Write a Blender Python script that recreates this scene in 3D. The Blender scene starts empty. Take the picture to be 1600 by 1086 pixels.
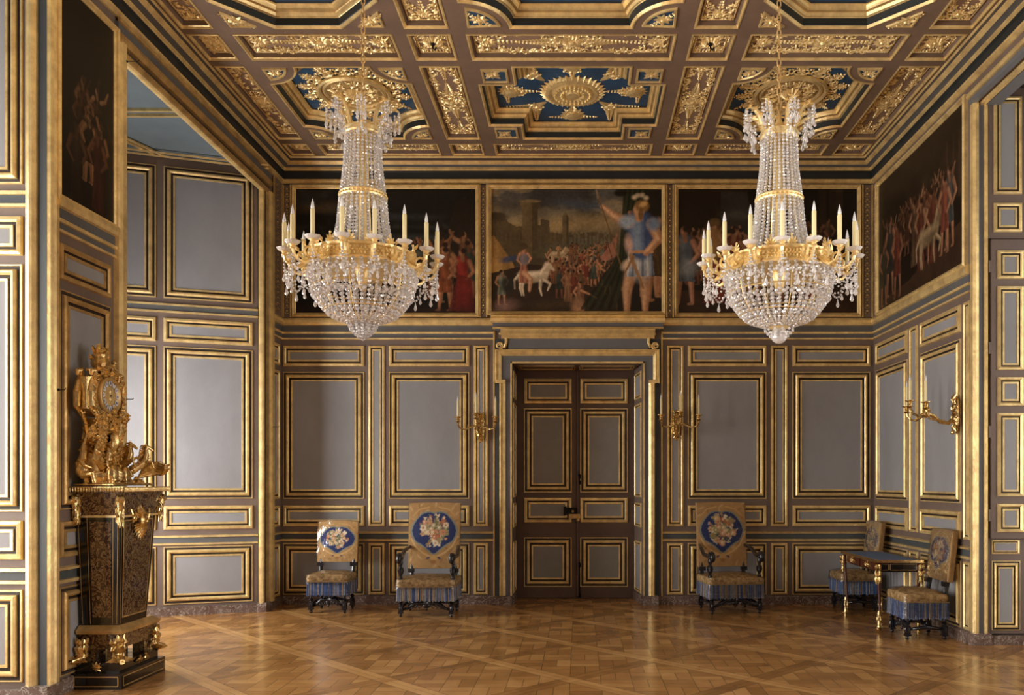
import bpy, bmesh, math, random
import numpy as np
from mathutils import Vector, Matrix

random.seed(7)
np.random.seed(7)
C = bpy.context.scene.collection
SC = bpy.context.scene
PI = math.pi

# ------------------------------------------------------------------ camera
F_PX = 1300.0; VPX = 905.0; VPY = 756.0; CAM_H = 1.5
cam_data = bpy.data.cameras.new('camera')
cam = bpy.data.objects.new('camera', cam_data); C.objects.link(cam)
cam.location = (0, 0, CAM_H); cam.rotation_euler = (PI/2, 0, 0)
cam_data.sensor_width = 36.0; cam_data.lens = F_PX/1600*36
cam_data.shift_x = -(VPX-800)/1600; cam_data.shift_y = (VPY-543)/1600
cam_data.clip_start = 0.05; cam_data.clip_end = 100
SC.camera = cam

# ------------------------------------------------------------------ world, daylight, exposure
w = bpy.data.worlds.new('daylight'); SC.world = w; w.use_nodes = True
w.node_tree.nodes['Background'].inputs[0].default_value = (0.75, 0.85, 1.0, 1)
w.node_tree.nodes['Background'].inputs[1].default_value = 0.3

def area(name, loc, rot, sx, sy, power, col):
    l = bpy.data.lights.new(name, 'AREA'); l.shape = 'RECTANGLE'; l.size = sx; l.size_y = sy
    l.energy = power; l.color = col
    o = bpy.data.objects.new(name, l); C.objects.link(o); o.location = loc; o.rotation_euler = rot
    return o
DAY = (1.0, 0.93, 0.83)
# daylight standing in each window opening: left side looks +X, right side looks -X
area('daylight_left_far', (-5.52, 7.95, 1.75), (0, -PI/2, 0), 2.6, 1.7, 185, (1.0, .95, .89))
area('daylight_left_mid', (-5.52, 4.1, 2.2), (0, -PI/2, 0), 3.4, 2.2, 215, DAY)
area('daylight_left_near', (-5.52, 0.6, 2.2), (0, -PI/2, 0), 3.4, 2.2, 900, DAY)
area('daylight_right_far', (5.45, 6.3, 2.45), (0, PI/2, 0), 3.9, 1.9, 50, DAY)
area('daylight_right_mid', (5.45, 2.6, 2.2), (0, PI/2, 0), 3.4, 2.2, 230, DAY)
vs = SC.view_settings
SC.display_settings.display_device = 'sRGB'
vs.view_transform = 'Standard'; vs.look = 'None'; vs.gamma = 1; vs.use_curve_mapping = False
vs.exposure = 0.27

# ------------------------------------------------------------------ material helpers
def lin(c):
    return tuple((x/12.92 if x <= 0.04045 else ((x+0.055)/1.055)**2.4) for x in c)
def hexc(s):
    return lin(tuple(int(s[i:i+2], 16)/255 for i in (0, 2, 4)))
M = {}
def mat(name, col, rough=0.5, metal=0.0, var=0.0, scale=8.0, bump=0.0, bscale=60.0, spec=0.5, coat=0.0, col2=None, stretch=None):
    m = bpy.data.materials.new(name); m.use_nodes = True
    nt = m.node_tree; b = nt.nodes['Principled BSDF']
    c = hexc(col) if isinstance(col, str) else col
    b.inputs['Base Color'].default_value = (*c, 1)
    b.inputs['Roughness'].default_value = rough; b.inputs['Metallic'].default_value = metal
    b.inputs['Specular IOR Level'].default_value = spec; b.inputs['Coat Weight'].default_value = coat
    tc = nt.nodes.new('ShaderNodeTexCoord')
    src = tc.outputs['Object']
    if stretch:
        mp = nt.nodes.new('ShaderNodeMapping'); mp.inputs['Scale'].default_value = stretch
        nt.links.new(src, mp.inputs[0]); src = mp.outputs[0]
    if var or col2:
        n = nt.nodes.new('ShaderNodeTexNoise'); n.inputs['Scale'].default_value = scale; n.inputs['Detail'].default_value = 6
        n.inputs['Roughness'].default_value = 0.65
        nt.links.new(src, n.inputs['Vector'])
        r = nt.nodes.new('ShaderNodeValToRGB')
        c2 = (hexc(col2) if isinstance(col2, str) else col2) if col2 else tuple(min(1, x*(1+var)) for x in c)
        c1 = c if col2 else tuple(x*(1-var) for x in c)
        r.color_ramp.elements[0].position = 0.36; r.color_ramp.elements[1].position = 0.64
        r.color_ramp.elements[0].color = (*c1, 1); r.color_ramp.elements[1].color = (*c2, 1)
        nt.links.new(n.outputs['Fac'], r.inputs[0]); nt.links.new(r.outputs[0], b.inputs['Base Color'])
    if bump:
        n2 = nt.nodes.new('ShaderNodeTexNoise'); n2.inputs['Scale'].default_value = bscale; n2.inputs['Detail'].default_value = 4
        nt.links.new(src, n2.inputs['Vector'])
        bp = nt.nodes.new('ShaderNodeBump'); bp.inputs['Strength'].default_value = bump; bp.inputs['Distance'].default_value = 0.01
        nt.links.new(n2.outputs['Fac'], bp.inputs['Height']); nt.links.new(bp.outputs[0], b.inputs['Normal'])
    M[name] = m
    return m
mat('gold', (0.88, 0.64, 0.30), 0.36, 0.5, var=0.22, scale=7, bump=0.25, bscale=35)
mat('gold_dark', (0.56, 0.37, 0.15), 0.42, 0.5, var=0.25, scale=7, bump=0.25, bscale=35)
mat('gold_bright', (0.90, 0.71, 0.36), 0.38, 0.6, var=0.12, scale=14, bump=0.15, bscale=70)
mat('ormolu', (0.66, 0.47, 0.21), 0.25, 0.95, var=0.25, scale=18, bump=0.3, bscale=60)
mat('groove', '2a1b12', 0.6, var=0.2)
mat('ground', '72635b', 0.55, var=0.10, scale=3, bump=0.08, bscale=40)
mat('ground_dark', '4a4038', 0.55, var=0.15, scale=3, bump=0.1, bscale=40)
mat('band', '5d5f62', 0.55, var=0.12, scale=3)
mat('band_dark', '4a5053', 0.55, var=0.15, scale=4)
mat('cornice_dark', '24292b', 0.55, var=0.2, scale=4)
mat('cloth_field', '95969b', 0.8, var=0.07, scale=2.0, bump=0.15, bscale=160, spec=0.2, stretch=(1, 1, .5))
mat('door_ground', '5f4b40', 0.5, var=0.12, scale=3, bump=0.08, bscale=40)
mat('door_field', '8b8986', 0.6, var=0.08, scale=3)
mat('surround', '6a6d74', 0.5, var=0.08, scale=3)
mat('surround_dark', '41474d', 0.5, var=0.10, scale=3)
mat('beam', '7c6758', 0.5, var=0.10, scale=4, bump=0.1, bscale=30)
mat('coffer_ground', '947a68', 0.5, var=0.12, scale=5, bump=0.1, bscale=30)
mat('coffer_blue', '274a6c', 0.5, var=0.25, scale=4)
mat('ceiling_blue', '6e7f8a', 0.6, var=0.1, scale=2)
mat('plain', '6b625c', 0.7, var=0.08)
mat('black_iron', '15110e', 0.45, 0.6)
mat('ebony', '10131d', 0.28, 0.0, var=0.3, scale=20, bump=0.3, bscale=70, coat=0.4)
mat('black_lacquer', '0c0907', 0.22, 0.0, coat=0.5)
mat('wax', 'eee3b4', 0.45, var=0.04)
mat('bulb', 'dfe3ea', 0.15, 0.0, spec=0.8)
mat('table_wood', '4a1d10', 0.28, var=0.3, scale=14, coat=0.5)
mat('table_blue', '5873a0', 0.75, var=0.1, scale=10, bump=0.2, bscale=200)
mat('fringe_blue', '3d5688', 0.7, var=0.35, scale=30)
mat('fringe_grey', '8a8c94', 0.7, var=0.25, scale=30)
mat('fringe_beige', 'a58a5c', 0.7, var=0.25, scale=30)
mat('tapestry_edge', 'b08e5f', 0.75, var=0.18, scale=14, bump=0.3, bscale=120)
mat('seat_tapestry', 'd8b884', 0.75, scale=22, col2='86683f', bump=0.3, bscale=120)
mat('enamel', 'd9dde8', 0.2)
mat('ink', '14120f', 0.5)

# marble of the skirting
m = mat('marble', '5b443b', 0.3, scale=6, col2='7c6a62')
nt = m.node_tree; b = nt.nodes['Principled BSDF']
v = nt.nodes.new('ShaderNodeTexNoise'); v.inputs['Scale'].default_value = 9; v.inputs['Detail'].default_value = 8; v.inputs['Distortion'].default_value = 2.2
tc = nt.nodes.new('ShaderNodeTexCoord'); nt.links.new(tc.outputs['Object'], v.inputs['Vector'])
rr = nt.nodes.new('ShaderNodeValToRGB'); e = rr.color_ramp.elements
e[0].position = 0.5; e[0].color = (0, 0, 0, 1); e[1].position = 0.53; e[1].color = (1, 1, 1, 1)
e2 = e.new(0.56); e2.color = (0, 0, 0, 1)
mx = nt.nodes.new('ShaderNodeMix'); mx.data_type = 'RGBA'
src = b.inputs['Base Color'].links[0].from_socket
nt.links.new(v.outputs['Fac'], rr.inputs[0]); nt.links.new(rr.outputs[0], mx.inputs['Factor'])
nt.links.new(src, mx.inputs['A']); mx.inputs['B'].default_value = (0.45, 0.42, 0.38, 1)
nt.links.new(mx.outputs['Result'], b.inputs['Base Color'])

# tortoiseshell and brass marquetry
m = mat('boulle', '2c140a', 0.25, coat=0.5)
nt = m.node_tree; b = nt.nodes['Principled BSDF']
tc = nt.nodes.new('ShaderNodeTexCoord')
n = nt.nodes.new('ShaderNodeTexNoise'); n.inputs['Scale'].default_value = 17; n.inputs['Detail'].default_value = 1; n.inputs['Distortion'].default_value = 3.0
nt.links.new(tc.outputs['Object'], n.inputs['Vector'])
rr = nt.nodes.new('ShaderNodeValToRGB'); e = rr.color_ramp.elements
e[0].position = 0.46; e[0].color = (0.05, 0.018, 0.009, 1); e[1].position = 0.53; e[1].color = (0.27, 0.19, 0.09, 1)
e3 = e.new(0.66); e3.color = (0.10, 0.05, 0.02, 1)
nt.links.new(n.outputs['Fac'], rr.inputs[0]); nt.links.new(rr.outputs[0], b.inputs['Base Color'])
b.inputs['Metallic'].default_value = 0.25

# colour-attribute material for painted canvases and tapestries
def paint_mat(name, rough, spec, bump=0.15, bscale=220):
    m = bpy.data.materials.new(name); m.use_nodes = True
    nt = m.node_tree; b = nt.nodes['Principled BSDF']
    a = nt.nodes.new('ShaderNodeAttribute'); a.attribute_name = 'paint'
    nt.links.new(a.outputs['Color'], b.inputs['Base Color'])
    b.inputs['Roughness'].default_value = rough; b.inputs['Specular IOR Level'].default_value = spec
    tc = nt.nodes.new('ShaderNodeTexCoord'); n = nt.nodes.new('ShaderNodeTexNoise'); n.inputs['Scale'].default_value = bscale
    bp = nt.nodes.new('ShaderNodeBump'); bp.inputs['Strength'].default_value = bump; bp.inputs['Distance'].default_value = 0.004
    nt.links.new(tc.outputs['Object'], n.inputs['Vector']); nt.links.new(n.outputs['Fac'], bp.inputs['Height']); nt.links.new(bp.outputs[0], b.inputs['Normal'])
    M[name] = m
paint_mat('oil_paint', 0.42, 0.35)
paint_mat('tapestry', 0.7, 0.3, 0.4, 160)

# crystal
m = bpy.data.materials.new('crystal'); m.use_nodes = True; M['crystal'] = m
b = m.node_tree.nodes['Principled BSDF']
b.inputs['Base Color'].default_value = (0.95, 0.95, 0.98, 1); b.inputs['Roughness'].default_value = 0.06
b.inputs['Transmission Weight'].default_value = 0.62; b.inputs['IOR'].default_value = 1.6; b.inputs['Specular IOR Level'].default_value = 1.0
m = bpy.data.materials.new('glass_dish'); m.use_nodes = True; M['glass_dish'] = m
b = m.node_tree.nodes['Principled BSDF']
b.inputs['Base Color'].default_value = (0.9, 0.9, 0.92, 1); b.inputs['Roughness'].default_value = 0.15
b.inputs['Transmission Weight'].default_value = 0.45; b.inputs['IOR'].default_value = 1.45
# clear plastic dust cover
m = bpy.data.materials.new('clear_plastic'); m.use_nodes = True; M['clear_plastic'] = m
nt = m.node_tree; nt.nodes.remove(nt.nodes['Principled BSDF']); out = nt.nodes['Material Output']
tr = nt.nodes.new('ShaderNodeBsdfTransparent'); gl = nt.nodes.new('ShaderNodeBsdfGlossy'); gl.inputs['Roughness'].default_value = 0.12
fr = nt.nodes.new('ShaderNodeFresnel'); fr.inputs['IOR'].default_value = 1.6
mxs = nt.nodes.new('ShaderNodeMixShader'); tc = nt.nodes.new('ShaderNodeTexCoord')
n = nt.nodes.new('ShaderNodeTexNoise'); n.inputs['Scale'].default_value = 9; n.inputs['Detail'].default_value = 3
bp = nt.nodes.new('ShaderNodeBump'); bp.inputs['Strength'].default_value = 1.0; bp.inputs['Distance'].default_value = 0.03
nt.links.new(tc.outputs['Object'], n.inputs['Vector']); nt.links.new(n.outputs['Fac'], bp.inputs['Height'])
nt.links.new(bp.outputs[0], gl.inputs['Normal']); nt.links.new(bp.outputs[0], fr.inputs['Normal'])
ml = nt.nodes.new('ShaderNodeMath'); ml.operation = 'MULTIPLY'; ml.inputs[1].default_value = 0.65; nt.links.new(fr.outputs[0], ml.inputs[0]); nt.links.new(ml.outputs[0], mxs.inputs[0]); nt.links.new(tr.outputs[0], mxs.inputs[1]); nt.links.new(gl.outputs[0], mxs.inputs[2])
nt.links.new(mxs.outputs[0], out.inputs['Surface'])

# ---- parquet: metre squares laid diagonally, basket weave inside a frame
def parquet():
    m = bpy.data.materials.new('parquet'); m.use_nodes = True; M['parquet'] = m
    nt = m.node_tree; L = nt.links; b = nt.nodes['Principled BSDF']
    def mt(op, a, b_=None, c=None):
        n = nt.nodes.new('ShaderNodeMath'); n.operation = op
        for i, v in enumerate((a, b_, c)):
            if v is None: continue
            if isinstance(v, (int, float)): n.inputs[i].default_value = v
            else: L.new(v, n.inputs[i])
        return n.outputs[0]
    tc = nt.nodes.new('ShaderNodeTexCoord'); sp = nt.nodes.new('ShaderNodeSeparateXYZ'); L.new(tc.outputs['Object'], sp.inputs[0])
    x = mt('ADD', sp.outputs[0], 0.07); y = mt('SUBTRACT', sp.outputs[1], 7.78)
    r2 = 1/math.sqrt(2)
    u = mt('MULTIPLY', mt('ADD', x, y), r2); v = mt('MULTIPLY', mt('SUBTRACT', x, y), r2)
    def frac_c(t): return mt('SUBTRACT', t, mt('ROUND', t))     # -0.5..0.5 about the grid line
    du = mt('ABSOLUTE', frac_c(u)); dv = mt('ABSOLUTE', frac_c(v))
    BW = 0.068
    inu = mt('LESS_THAN', du, BW); inv = mt('LESS_THAN', dv, BW)
    border = mt('MAXIMUM', inu, inv)
    # inside weave in room axes
    S = 0.2357
    ax = mt('DIVIDE', x, S); ay = mt('DIVIDE', y, S)
    cx = mt('FLOOR', ax); cy = mt('FLOOR', ay)
    par = mt('ABSOLUTE', mt('MODULO', mt('ADD', cx, cy), 2.0)); par = mt('GREATER_THAN', par, 0.5)
    fx = mt('FRACT', ax); fy = mt('FRACT', ay)
    sel = mt('ADD', mt('MULTIPLY', fx, par), mt('MULTIPLY', fy, mt('SUBTRACT', 1.0, par)))
    p3 = mt('MULTIPLY', sel, 2.0); pidx = mt('FLOOR', p3); pf = mt('FRACT', p3)
    edge_w = mt('LESS_THAN', mt('MINIMUM', pf, mt('SUBTRACT', 1.0, pf)), 0.028)
    selo = mt('ADD', mt('MULTIPLY', fy, par), mt('MULTIPLY', fx, mt('SUBTRACT', 1.0, par)))
    edge_e = mt('LESS_THAN', mt('MINIMUM', selo, mt('SUBTRACT', 1.0, selo)), 0.012)
    edge_w = mt('MAXIMUM', edge_w, edge_e)
    cmb = nt.nodes.new('ShaderNodeCombineXYZ'); L.new(cx, cmb.inputs[0]); L.new(cy, cmb.inputs[1]); L.new(mt('ADD', pidx, mt('MULTIPLY', mt('ADD', mt('FLOOR', u), mt('MULTIPLY', mt('FLOOR', v), 7.0)), 3.0)), cmb.inputs[2])
    wn = nt.nodes.new('ShaderNodeTexWhiteNoise'); wn.noise_dimensions = '3D'; L.new(cmb.outputs[0], wn.inputs['Vector'])
    # border strips: index along
    cmb2 = nt.nodes.new('ShaderNodeCombineXYZ')
    L.new(mt('ADD', mt('ROUND', u), mt('MULTIPLY', inv, mt('MULTIPLY', mt('FLOOR', u), 3.7))), cmb2.inputs[0])
    L.new(mt('ADD', mt('ROUND', v), mt('MULTIPLY', inu, mt('MULTIPLY', mt('FLOOR', v), 5.3))), cmb2.inputs[1])
    L.new(mt('ADD', mt('MULTIPLY', inu, 11.0), mt('GREATER_THAN', mt('ADD', mt('MULTIPLY', inu, frac_c(u)), mt('MULTIPLY', mt('SUBTRACT', 1.0, inu), frac_c(v))), 0.0)), cmb2.inputs[2])
    wn2 = nt.nodes.new('ShaderNodeTexWhiteNoise'); wn2.noise_dimensions = '3D'; L.new(cmb2.outputs[0], wn2.inputs['Vector'])
    val = mt('ADD', mt('MULTIPLY', wn.outputs['Value'], mt('SUBTRACT', 1.0, border)), mt('MULTIPLY', mt('ADD', mt('MULTIPLY', wn2.outputs['Value'], 0.55), mt('SUBTRACT', mt('MULTIPLY', inu, 0.75), mt('MULTIPLY', inv, 0.25))), border))
    g = nt.nodes.new('ShaderNodeTexNoise'); g.inputs['Scale'].default_value = 5; g.inputs['Detail'].default_value = 8; L.new(tc.outputs['Object'], g.inputs['Vector'])
    val2 = mt('ADD', mt('MULTIPLY', val, 0.5), mt('MULTIPLY', g.outputs['Fac'], 0.5))
    rp = nt.nodes.new('ShaderNodeValToRGB'); e = rp.color_ramp.elements
    e[0].position = 0.05; e[0].color = (*hexc('80582f'), 1); e[1].position = 0.95; e[1].color = (*hexc('cfa268'), 1)
    em = e.new(0.5); em.color = (*hexc('a87a47'), 1)
    L.new(val2, rp.inputs[0])
    dmin = mt('MINIMUM', mt('ABSOLUTE', mt('SUBTRACT', du, BW)), mt('ABSOLUTE', mt('SUBTRACT', dv, BW)))
    mid = mt('MINIMUM', mt('ADD', du, mt('MULTIPLY', inv, 1.0)), mt('ADD', dv, mt('MULTIPLY', inu, 1.0)))
    line_b = mt('MULTIPLY', mt('LESS_THAN', dmin, 0.0035), 1.0)
    line = mt('MAXIMUM', mt('MAXIMUM', line_b, mt('LESS_THAN', mid, 0.0025)), mt('MULTIPLY', edge_w, mt('SUBTRACT', 1.0, border)))
    mx = nt.nodes.new('ShaderNodeMix'); mx.data_type = 'RGBA'; L.new(mt('MULTIPLY', line, 0.55), mx.inputs['Factor']); L.new(rp.outputs[0], mx.inputs['A'])
    mx.inputs['B'].default_value = (*hexc('3c2211'), 1); L.new(mx.outputs['Result'], b.inputs['Base Color'])
    rn = nt.nodes.new('ShaderNodeMapRange'); L.new(g.outputs['Fac'], rn.inputs[0]); rn.inputs[3].default_value = 0.14; rn.inputs[4].default_value = 0.30
    L.new(rn.outputs[0], b.inputs['Roughness'])
    bp = nt.nodes.new('ShaderNodeBump'); bp.inputs['Strength'].default_value = 0.12; bp.inputs['Distance'].default_value = 0.004
    L.new(mt('ADD', mt('MULTIPLY', line, -0.6), mt('MULTIPLY', wn.outputs['Value'], 0.5)), bp.inputs['Height']); L.new(bp.outputs[0], b.inputs['Normal'])
    b.inputs['Specular IOR Level'].default_value = 0.6
parquet()

# ------------------------------------------------------------------ mesh builder
class MB:
    def __init__(s): s.v = []; s.f = []; s.m = []; s.T = None
    def add(s, verts, faces, mi=0):
        o = len(s.v)
        if s.T is not None: verts = [s.T @ Vector(p) for p in verts]
        s.v.extend([tuple(p) for p in verts])
        s.f.extend([tuple(i+o for i in f) for f in faces])
        s.m.extend([mi]*len(faces) if isinstance(mi, int) else mi)
    def box(s, x0, x1, y0, y1, z0, z1, mi=0):
        v = [(x, y, z) for x in (x0, x1) for y in (y0, y1) for z in (z0, z1)]
        s.add(v, [(0, 1, 3, 2), (4, 6, 7, 5), (0, 4, 5, 1), (2, 3, 7, 6), (0, 2, 6, 4), (1, 5, 7, 3)], mi)
    def frustum(s, b0, b1, z0, z1, mi=0):    # b = (x0,x1,y0,y1)
        v = [(b0[0], b0[2], z0), (b0[1], b0[2], z0), (b0[1], b0[3], z0), (b0[0], b0[3], z0),
             (b1[0], b1[2], z1), (b1[1], b1[2], z1), (b1[1], b1[3], z1), (b1[0], b1[3], z1)]
        s.add(v, [(0, 3, 2, 1), (4, 5, 6, 7), (0, 1, 5, 4), (1, 2, 6, 5), (2, 3, 7, 6), (3, 0, 4, 7)], mi)
    def prism(s, poly, z0, z1, mi=0):
        n = len(poly)
        v = [(x, y, z0) for x, y in poly]+[(x, y, z1) for x, y in poly]
        s.add(v, [tuple(range(n))[::-1], tuple(range(n, 2*n))]+[(i, (i+1) % n, n+(i+1) % n, n+i) for i in range(n)], mi)
    def lathe(s, prof, c=(0, 0, 0), n=16, mi=0, axis='Z', sq=1.0):
        v = []; f = []
        for r, z in prof:
            for k in range(n):
                a = 2*PI*k/n; p = (r*math.cos(a), r*math.sin(a)*sq, z)
                if axis == 'X': p = (p[2], p[0], p[1])
                if axis == 'Y': p = (p[0], p[2], p[1])
                v.append((c[0]+p[0], c[1]+p[1], c[2]+p[2]))
        for i in range(len(prof)-1):
            for k in range(n):
                k2 = (k+1) % n; f.append((i*n+k, i*n+k2, (i+1)*n+k2, (i+1)*n+k))
        f.append(tuple(range(n))[::-1]); f.append(tuple(range((len(prof)-1)*n, len(prof)*n)))
        s.add(v, f, mi)
    def ball(s, c, r, n=8, m_=6, mi=0):
        if not isinstance(r, (tuple, list)): r = (r, r, r)
        v = []; f = []
        for i in range(1, m_):
            t = PI*i/m_
            for k in range(n):
                a = 2*PI*k/n; v.append((c[0]+r[0]*math.sin(t)*math.cos(a), c[1]+r[1]*math.sin(t)*math.sin(a), c[2]+r[2]*math.cos(t)))
        top = len(v); v.append((c[0], c[1], c[2]+r[2])); v.append((c[0], c[1], c[2]-r[2]))
        for i in range(m_-2):
            for k in range(n): f.append((i*n+k, (i+1)*n+k, (i+1)*n+(k+1) % n, i*n+(k+1) % n))
        for k in range(n):
            f.append((top, k, (k+1) % n)); f.append((top+1, (m_-2)*n+(k+1) % n, (m_-2)*n+k))
        s.add(v, f, mi)
    def tube(s, pts, rad, n=6, mi=0, closed=False, flat=1.0):
        pts = [Vector(p) for p in pts]; N = len(pts)
        if not isinstance(rad, (list, tuple)): rad = [rad]*N
        v = []; f = []; ref = None
        for i, p in enumerate(pts):
            if closed: t = pts[(i+1) % N]-pts[i-1]
            else: t = pts[min(i+1, N-1)]-pts[max(i-1, 0)]
            if t.length < 1e-9: t = Vector((0, 0, 1))
            t.normalize()
            if ref is None: ref = Vector((0, 0, 1)) if abs(t.z) < 0.9 else Vector((1, 0, 0))
            a = ref-t*ref.dot(t)
            if a.length < 1e-6: a = t.orthogonal()
            a.normalize(); b_ = t.cross(a); ref = a
            for k in range(n):
                q = 2*PI*k/n; v.append(p+(a*math.cos(q)*flat+b_*math.sin(q))*rad[i])
        R = N if closed else N-1
        for i in range(R):
            j = (i+1) % N
            for k in range(n):
                k2 = (k+1) % n; f.append((i*n+k, i*n+k2, j*n+k2, j*n+k))
        if not closed:
            f.append(tuple(range(n))[::-1]); f.append(tuple(range((N-1)*n, N*n)))
        s.add(v, f, mi)
    def build(s, name, mats, parent=None, smooth=False, kind=None):
        me = bpy.data.meshes.new(name); me.from_pydata(s.v, [], s.f)
        if isinstance(mats, str): mats = [mats]
        for q in mats: me.materials.append(M[q])
        me.polygons.foreach_set('material_index', s.m)
        if smooth: me.polygons.foreach_set('use_smooth', [True]*len(s.f))
        me.update()
        bm = bmesh.new(); bm.from_mesh(me); bmesh.ops.recalc_face_normals(bm, faces=bm.faces); bm.to_mesh(me); bm.free()
        o = bpy.data.objects.new(name, me); C.objects.link(o)
        if parent is not None: o.parent = parent
        if kind: o['kind'] = kind
        return o
def tag(o, label=None, cat=None, group=None, kind=None):
    if label: o['label'] = label
    if cat: o['category'] = cat
    if group: o['group'] = group
    if kind: o['kind'] = kind
    return o
def empty(name, loc, rz=0, label=None, cat=None, group=None):
    o = bpy.data.objects.new(name, None); C.objects.link(o); o.location = loc; o.rotation_euler = (0, 0, rz)
    o.empty_display_size = 0.1
    return tag(o, label, cat, group)
KIDS = {}
def copy_tree(o, parent=None):
    c = o.copy(); C.objects.link(c)
    if parent is not None: c.parent = parent
    for ch in [q for q in list(C.objects) if q.parent == o]: copy_tree(ch, c)
    return c

# ------------------------------------------------------------------ layout numbers (metres)
XL, XR, YB, ZC = -3.71, 3.67, 10.37, 5.517
S0 = YB/F_PX
def bx(px): return (px-VPX)*S0                 # x on the back wall
def zz(py, Y=YB): return CAM_H+(VPY-py)*Y/F_PX

# A wall plane: local (a along, z up, h out of the wall)
class Wall:
    def __init__(s, ox, oy, ux, uy, nx, ny):
        l = math.hypot(ux, uy); s.o = (ox, oy); s.u = (ux/l, uy/l); s.n = (nx, ny)
    def P(s, a, z, h): return (s.o[0]+s.u[0]*a+s.n[0]*h, s.o[1]+s.u[1]*a+s.n[1]*h, z)
BIG = [((0, 0), 0), ((.003, .012), 0), ((.013, .012), 0), ((.016, .003), 2), ((.024, .003), 2), ((.036, .004), 1), ((.040, .020), 0), ((.052, .032), 0),
       ((.064, .032), 0), ((.078, .014), 0), ((.080, .002), 1), ((.098, .002), 1), ((.102, .012), 0), ((.118, .012), 0), ((.122, .004), 0)]
SML = [((0, 0), 0), ((.006, .020), 0), ((.028, .024), 0), ((.042, .010), 0), ((.043, .002), 1), ((.060, .002), 1), ((.063, .012), 0), ((.084, .012), 0), ((.086, .004), 0)]
def sweep_rect(mb, W, a0, a1, z0, z1, prof, sc=1.0):
    rings = []
    for (i, h), _ in prof:
        i *= sc; h *= sc
        rings.append([W.P(a0+i, z0+i, h), W.P(a1-i, z0+i, h), W.P(a1-i, z1-i, h), W.P(a0+i, z1-i, h)])
    v = [p for r in rings for p in r]; f = []; ms = []
    for k in range(len(rings)-1):
        for j in range(4):
            f.append((k*4+j, k*4+(j+1) % 4, (k+1)*4+(j+1) % 4, (k+1)*4+j)); ms.append(prof[k+1][1])
    mb.add(v, f, ms)
    return prof[-1][0][0]*sc, prof[-1][0][1]*sc
def panel(W, parent, a0, a1, z0, z1, big=False, field='cloth_field', gold='gold', sc=1.0):
    if a0 > a1: a0, a1 = a1, a0
    mb = MB(); ins, h = sweep_rect(mb, W, a0, a1, z0, z1, BIG if big else SML, sc)
    fb = MB()
    fb.add([W.P(a0+ins, z0+ins, h), W.P(a1-ins, z0+ins, h), W.P(a1-ins, z1-ins, h), W.P(a0+ins, z1-ins, h)], [(0, 1, 2, 3)])
    p = fb.build('wall_panel', [field], parent)
    mb.build('gilt_moulding', [gold, 'groove', 'ground_dark'], p)
    return p
def wbox(mb, W, a0, a1, z0, z1, h0, h1, mi=0):
    v = [W.P(a, z, h) for a in (a0, a1) for h in (h0, h1) for z in (z0, z1)]
    mb.add(v, [(0, 1, 3, 2), (4, 6, 7, 5), (0, 4, 5, 1), (2, 3, 7, 6), (0, 2, 6, 4), (1, 5, 7, 3)], mi)
def hprof(mb, W, a0, a1, prof, closed=True):
    """prof: list of (z, h, mat) swept along the wall from a0 to a1"""
    n = len(prof); v = [W.P(a0, z, h) for z, h, _ in prof]+[W.P(a1, z, h) for z, h, _ in prof]
    f = [(i, i+1, n+i+1, n+i) for i in range(n-1)]; ms = [prof[i+1][2] for i in range(n-1)]
    f += [tuple(range(n)), tuple(range(n, 2*n))[::-1]]; ms += [prof[1][2]]*2
    mb.add(v, f, ms)
def vprof(mb, W, z0, z1, prof):
    """prof: list of (a, h, mat) swept upwards"""
    n = len(prof); v = [W.P(a, z0, h) for a, h, _ in prof]+[W.P(a, z1, h) for a, h, _ in prof]
    f = [(i, i+1, n+i+1, n+i) for i in range(n-1)]; ms = [prof[i+1][2] for i in range(n-1)]
    f += [tuple(range(n)), tuple(range(n, 2*n))[::-1]]; ms += [prof[1][2]]*2
    mb.add(v, f, ms)
ZA = (2.962, 3.224); ZBm = (1.312, 2.896); ZCr = (0.970, 1.233); ZD = (0.118, 0.762)
RAIL_M = ['gold', 'band', 'band_dark', 'ground']
def rails(W, parent, a0, a1, top=True):
    mb = MB()
    hprof(mb, W, a0, a1, [(.785, 0, 0), (.788, .022, 0), (.812, .026, 0), (.816, .010, 0)])
    wbox(mb, W, a0, a1, .816, .878, 0, .008, 2)
    hprof(mb, W, a0, a1, [(.878, .010, 0), (.882, .028, 0), (.900, .034, 0), (.908, 0, 0)])
    mb.build('dado_rail', RAIL_M, parent)
    if top:
        mb = MB()
        hprof(mb, W, a0, a1, [(3.296, 0, 0), (3.298, .020, 0), (3.316, .022, 0), (3.320, .004, 0)])
        wbox(mb, W, a0, a1, 3.320, 3.364, 0, .006, 1)
        hprof(mb, W, a0, a1, [(3.364, .004, 0), (3.367, .024, 0), (3.390, .028, 0), (3.395, .004, 0)])
        wbox(mb, W, a0, a1, 3.395, 3.468, 0, .012, 1)
        hprof(mb, W, a0, a1, [(3.466, .010, 0), (3.474, .035, 0), (3.500, .05, 0), (3.530, .052, 0), (3.556, .038, 0), (3.567, .0, 0)])
        mb.build('frieze_rail', RAIL_M, parent)
def skirting(W, name, a0, a1, top=.105, h=.03):
    mb = MB(); wbox(mb, W, a0, a1, 0, top-.012, -.02, h); hprof(mb, W, a0, a1, [(top-.012, h, 0), (top-.004, h-.004, 0), (top, h-.014, 0), (top, -.02, 0), (0.01, -.02, 0)])
    return mb.build(name, ['marble'], None, kind='structure')
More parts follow.
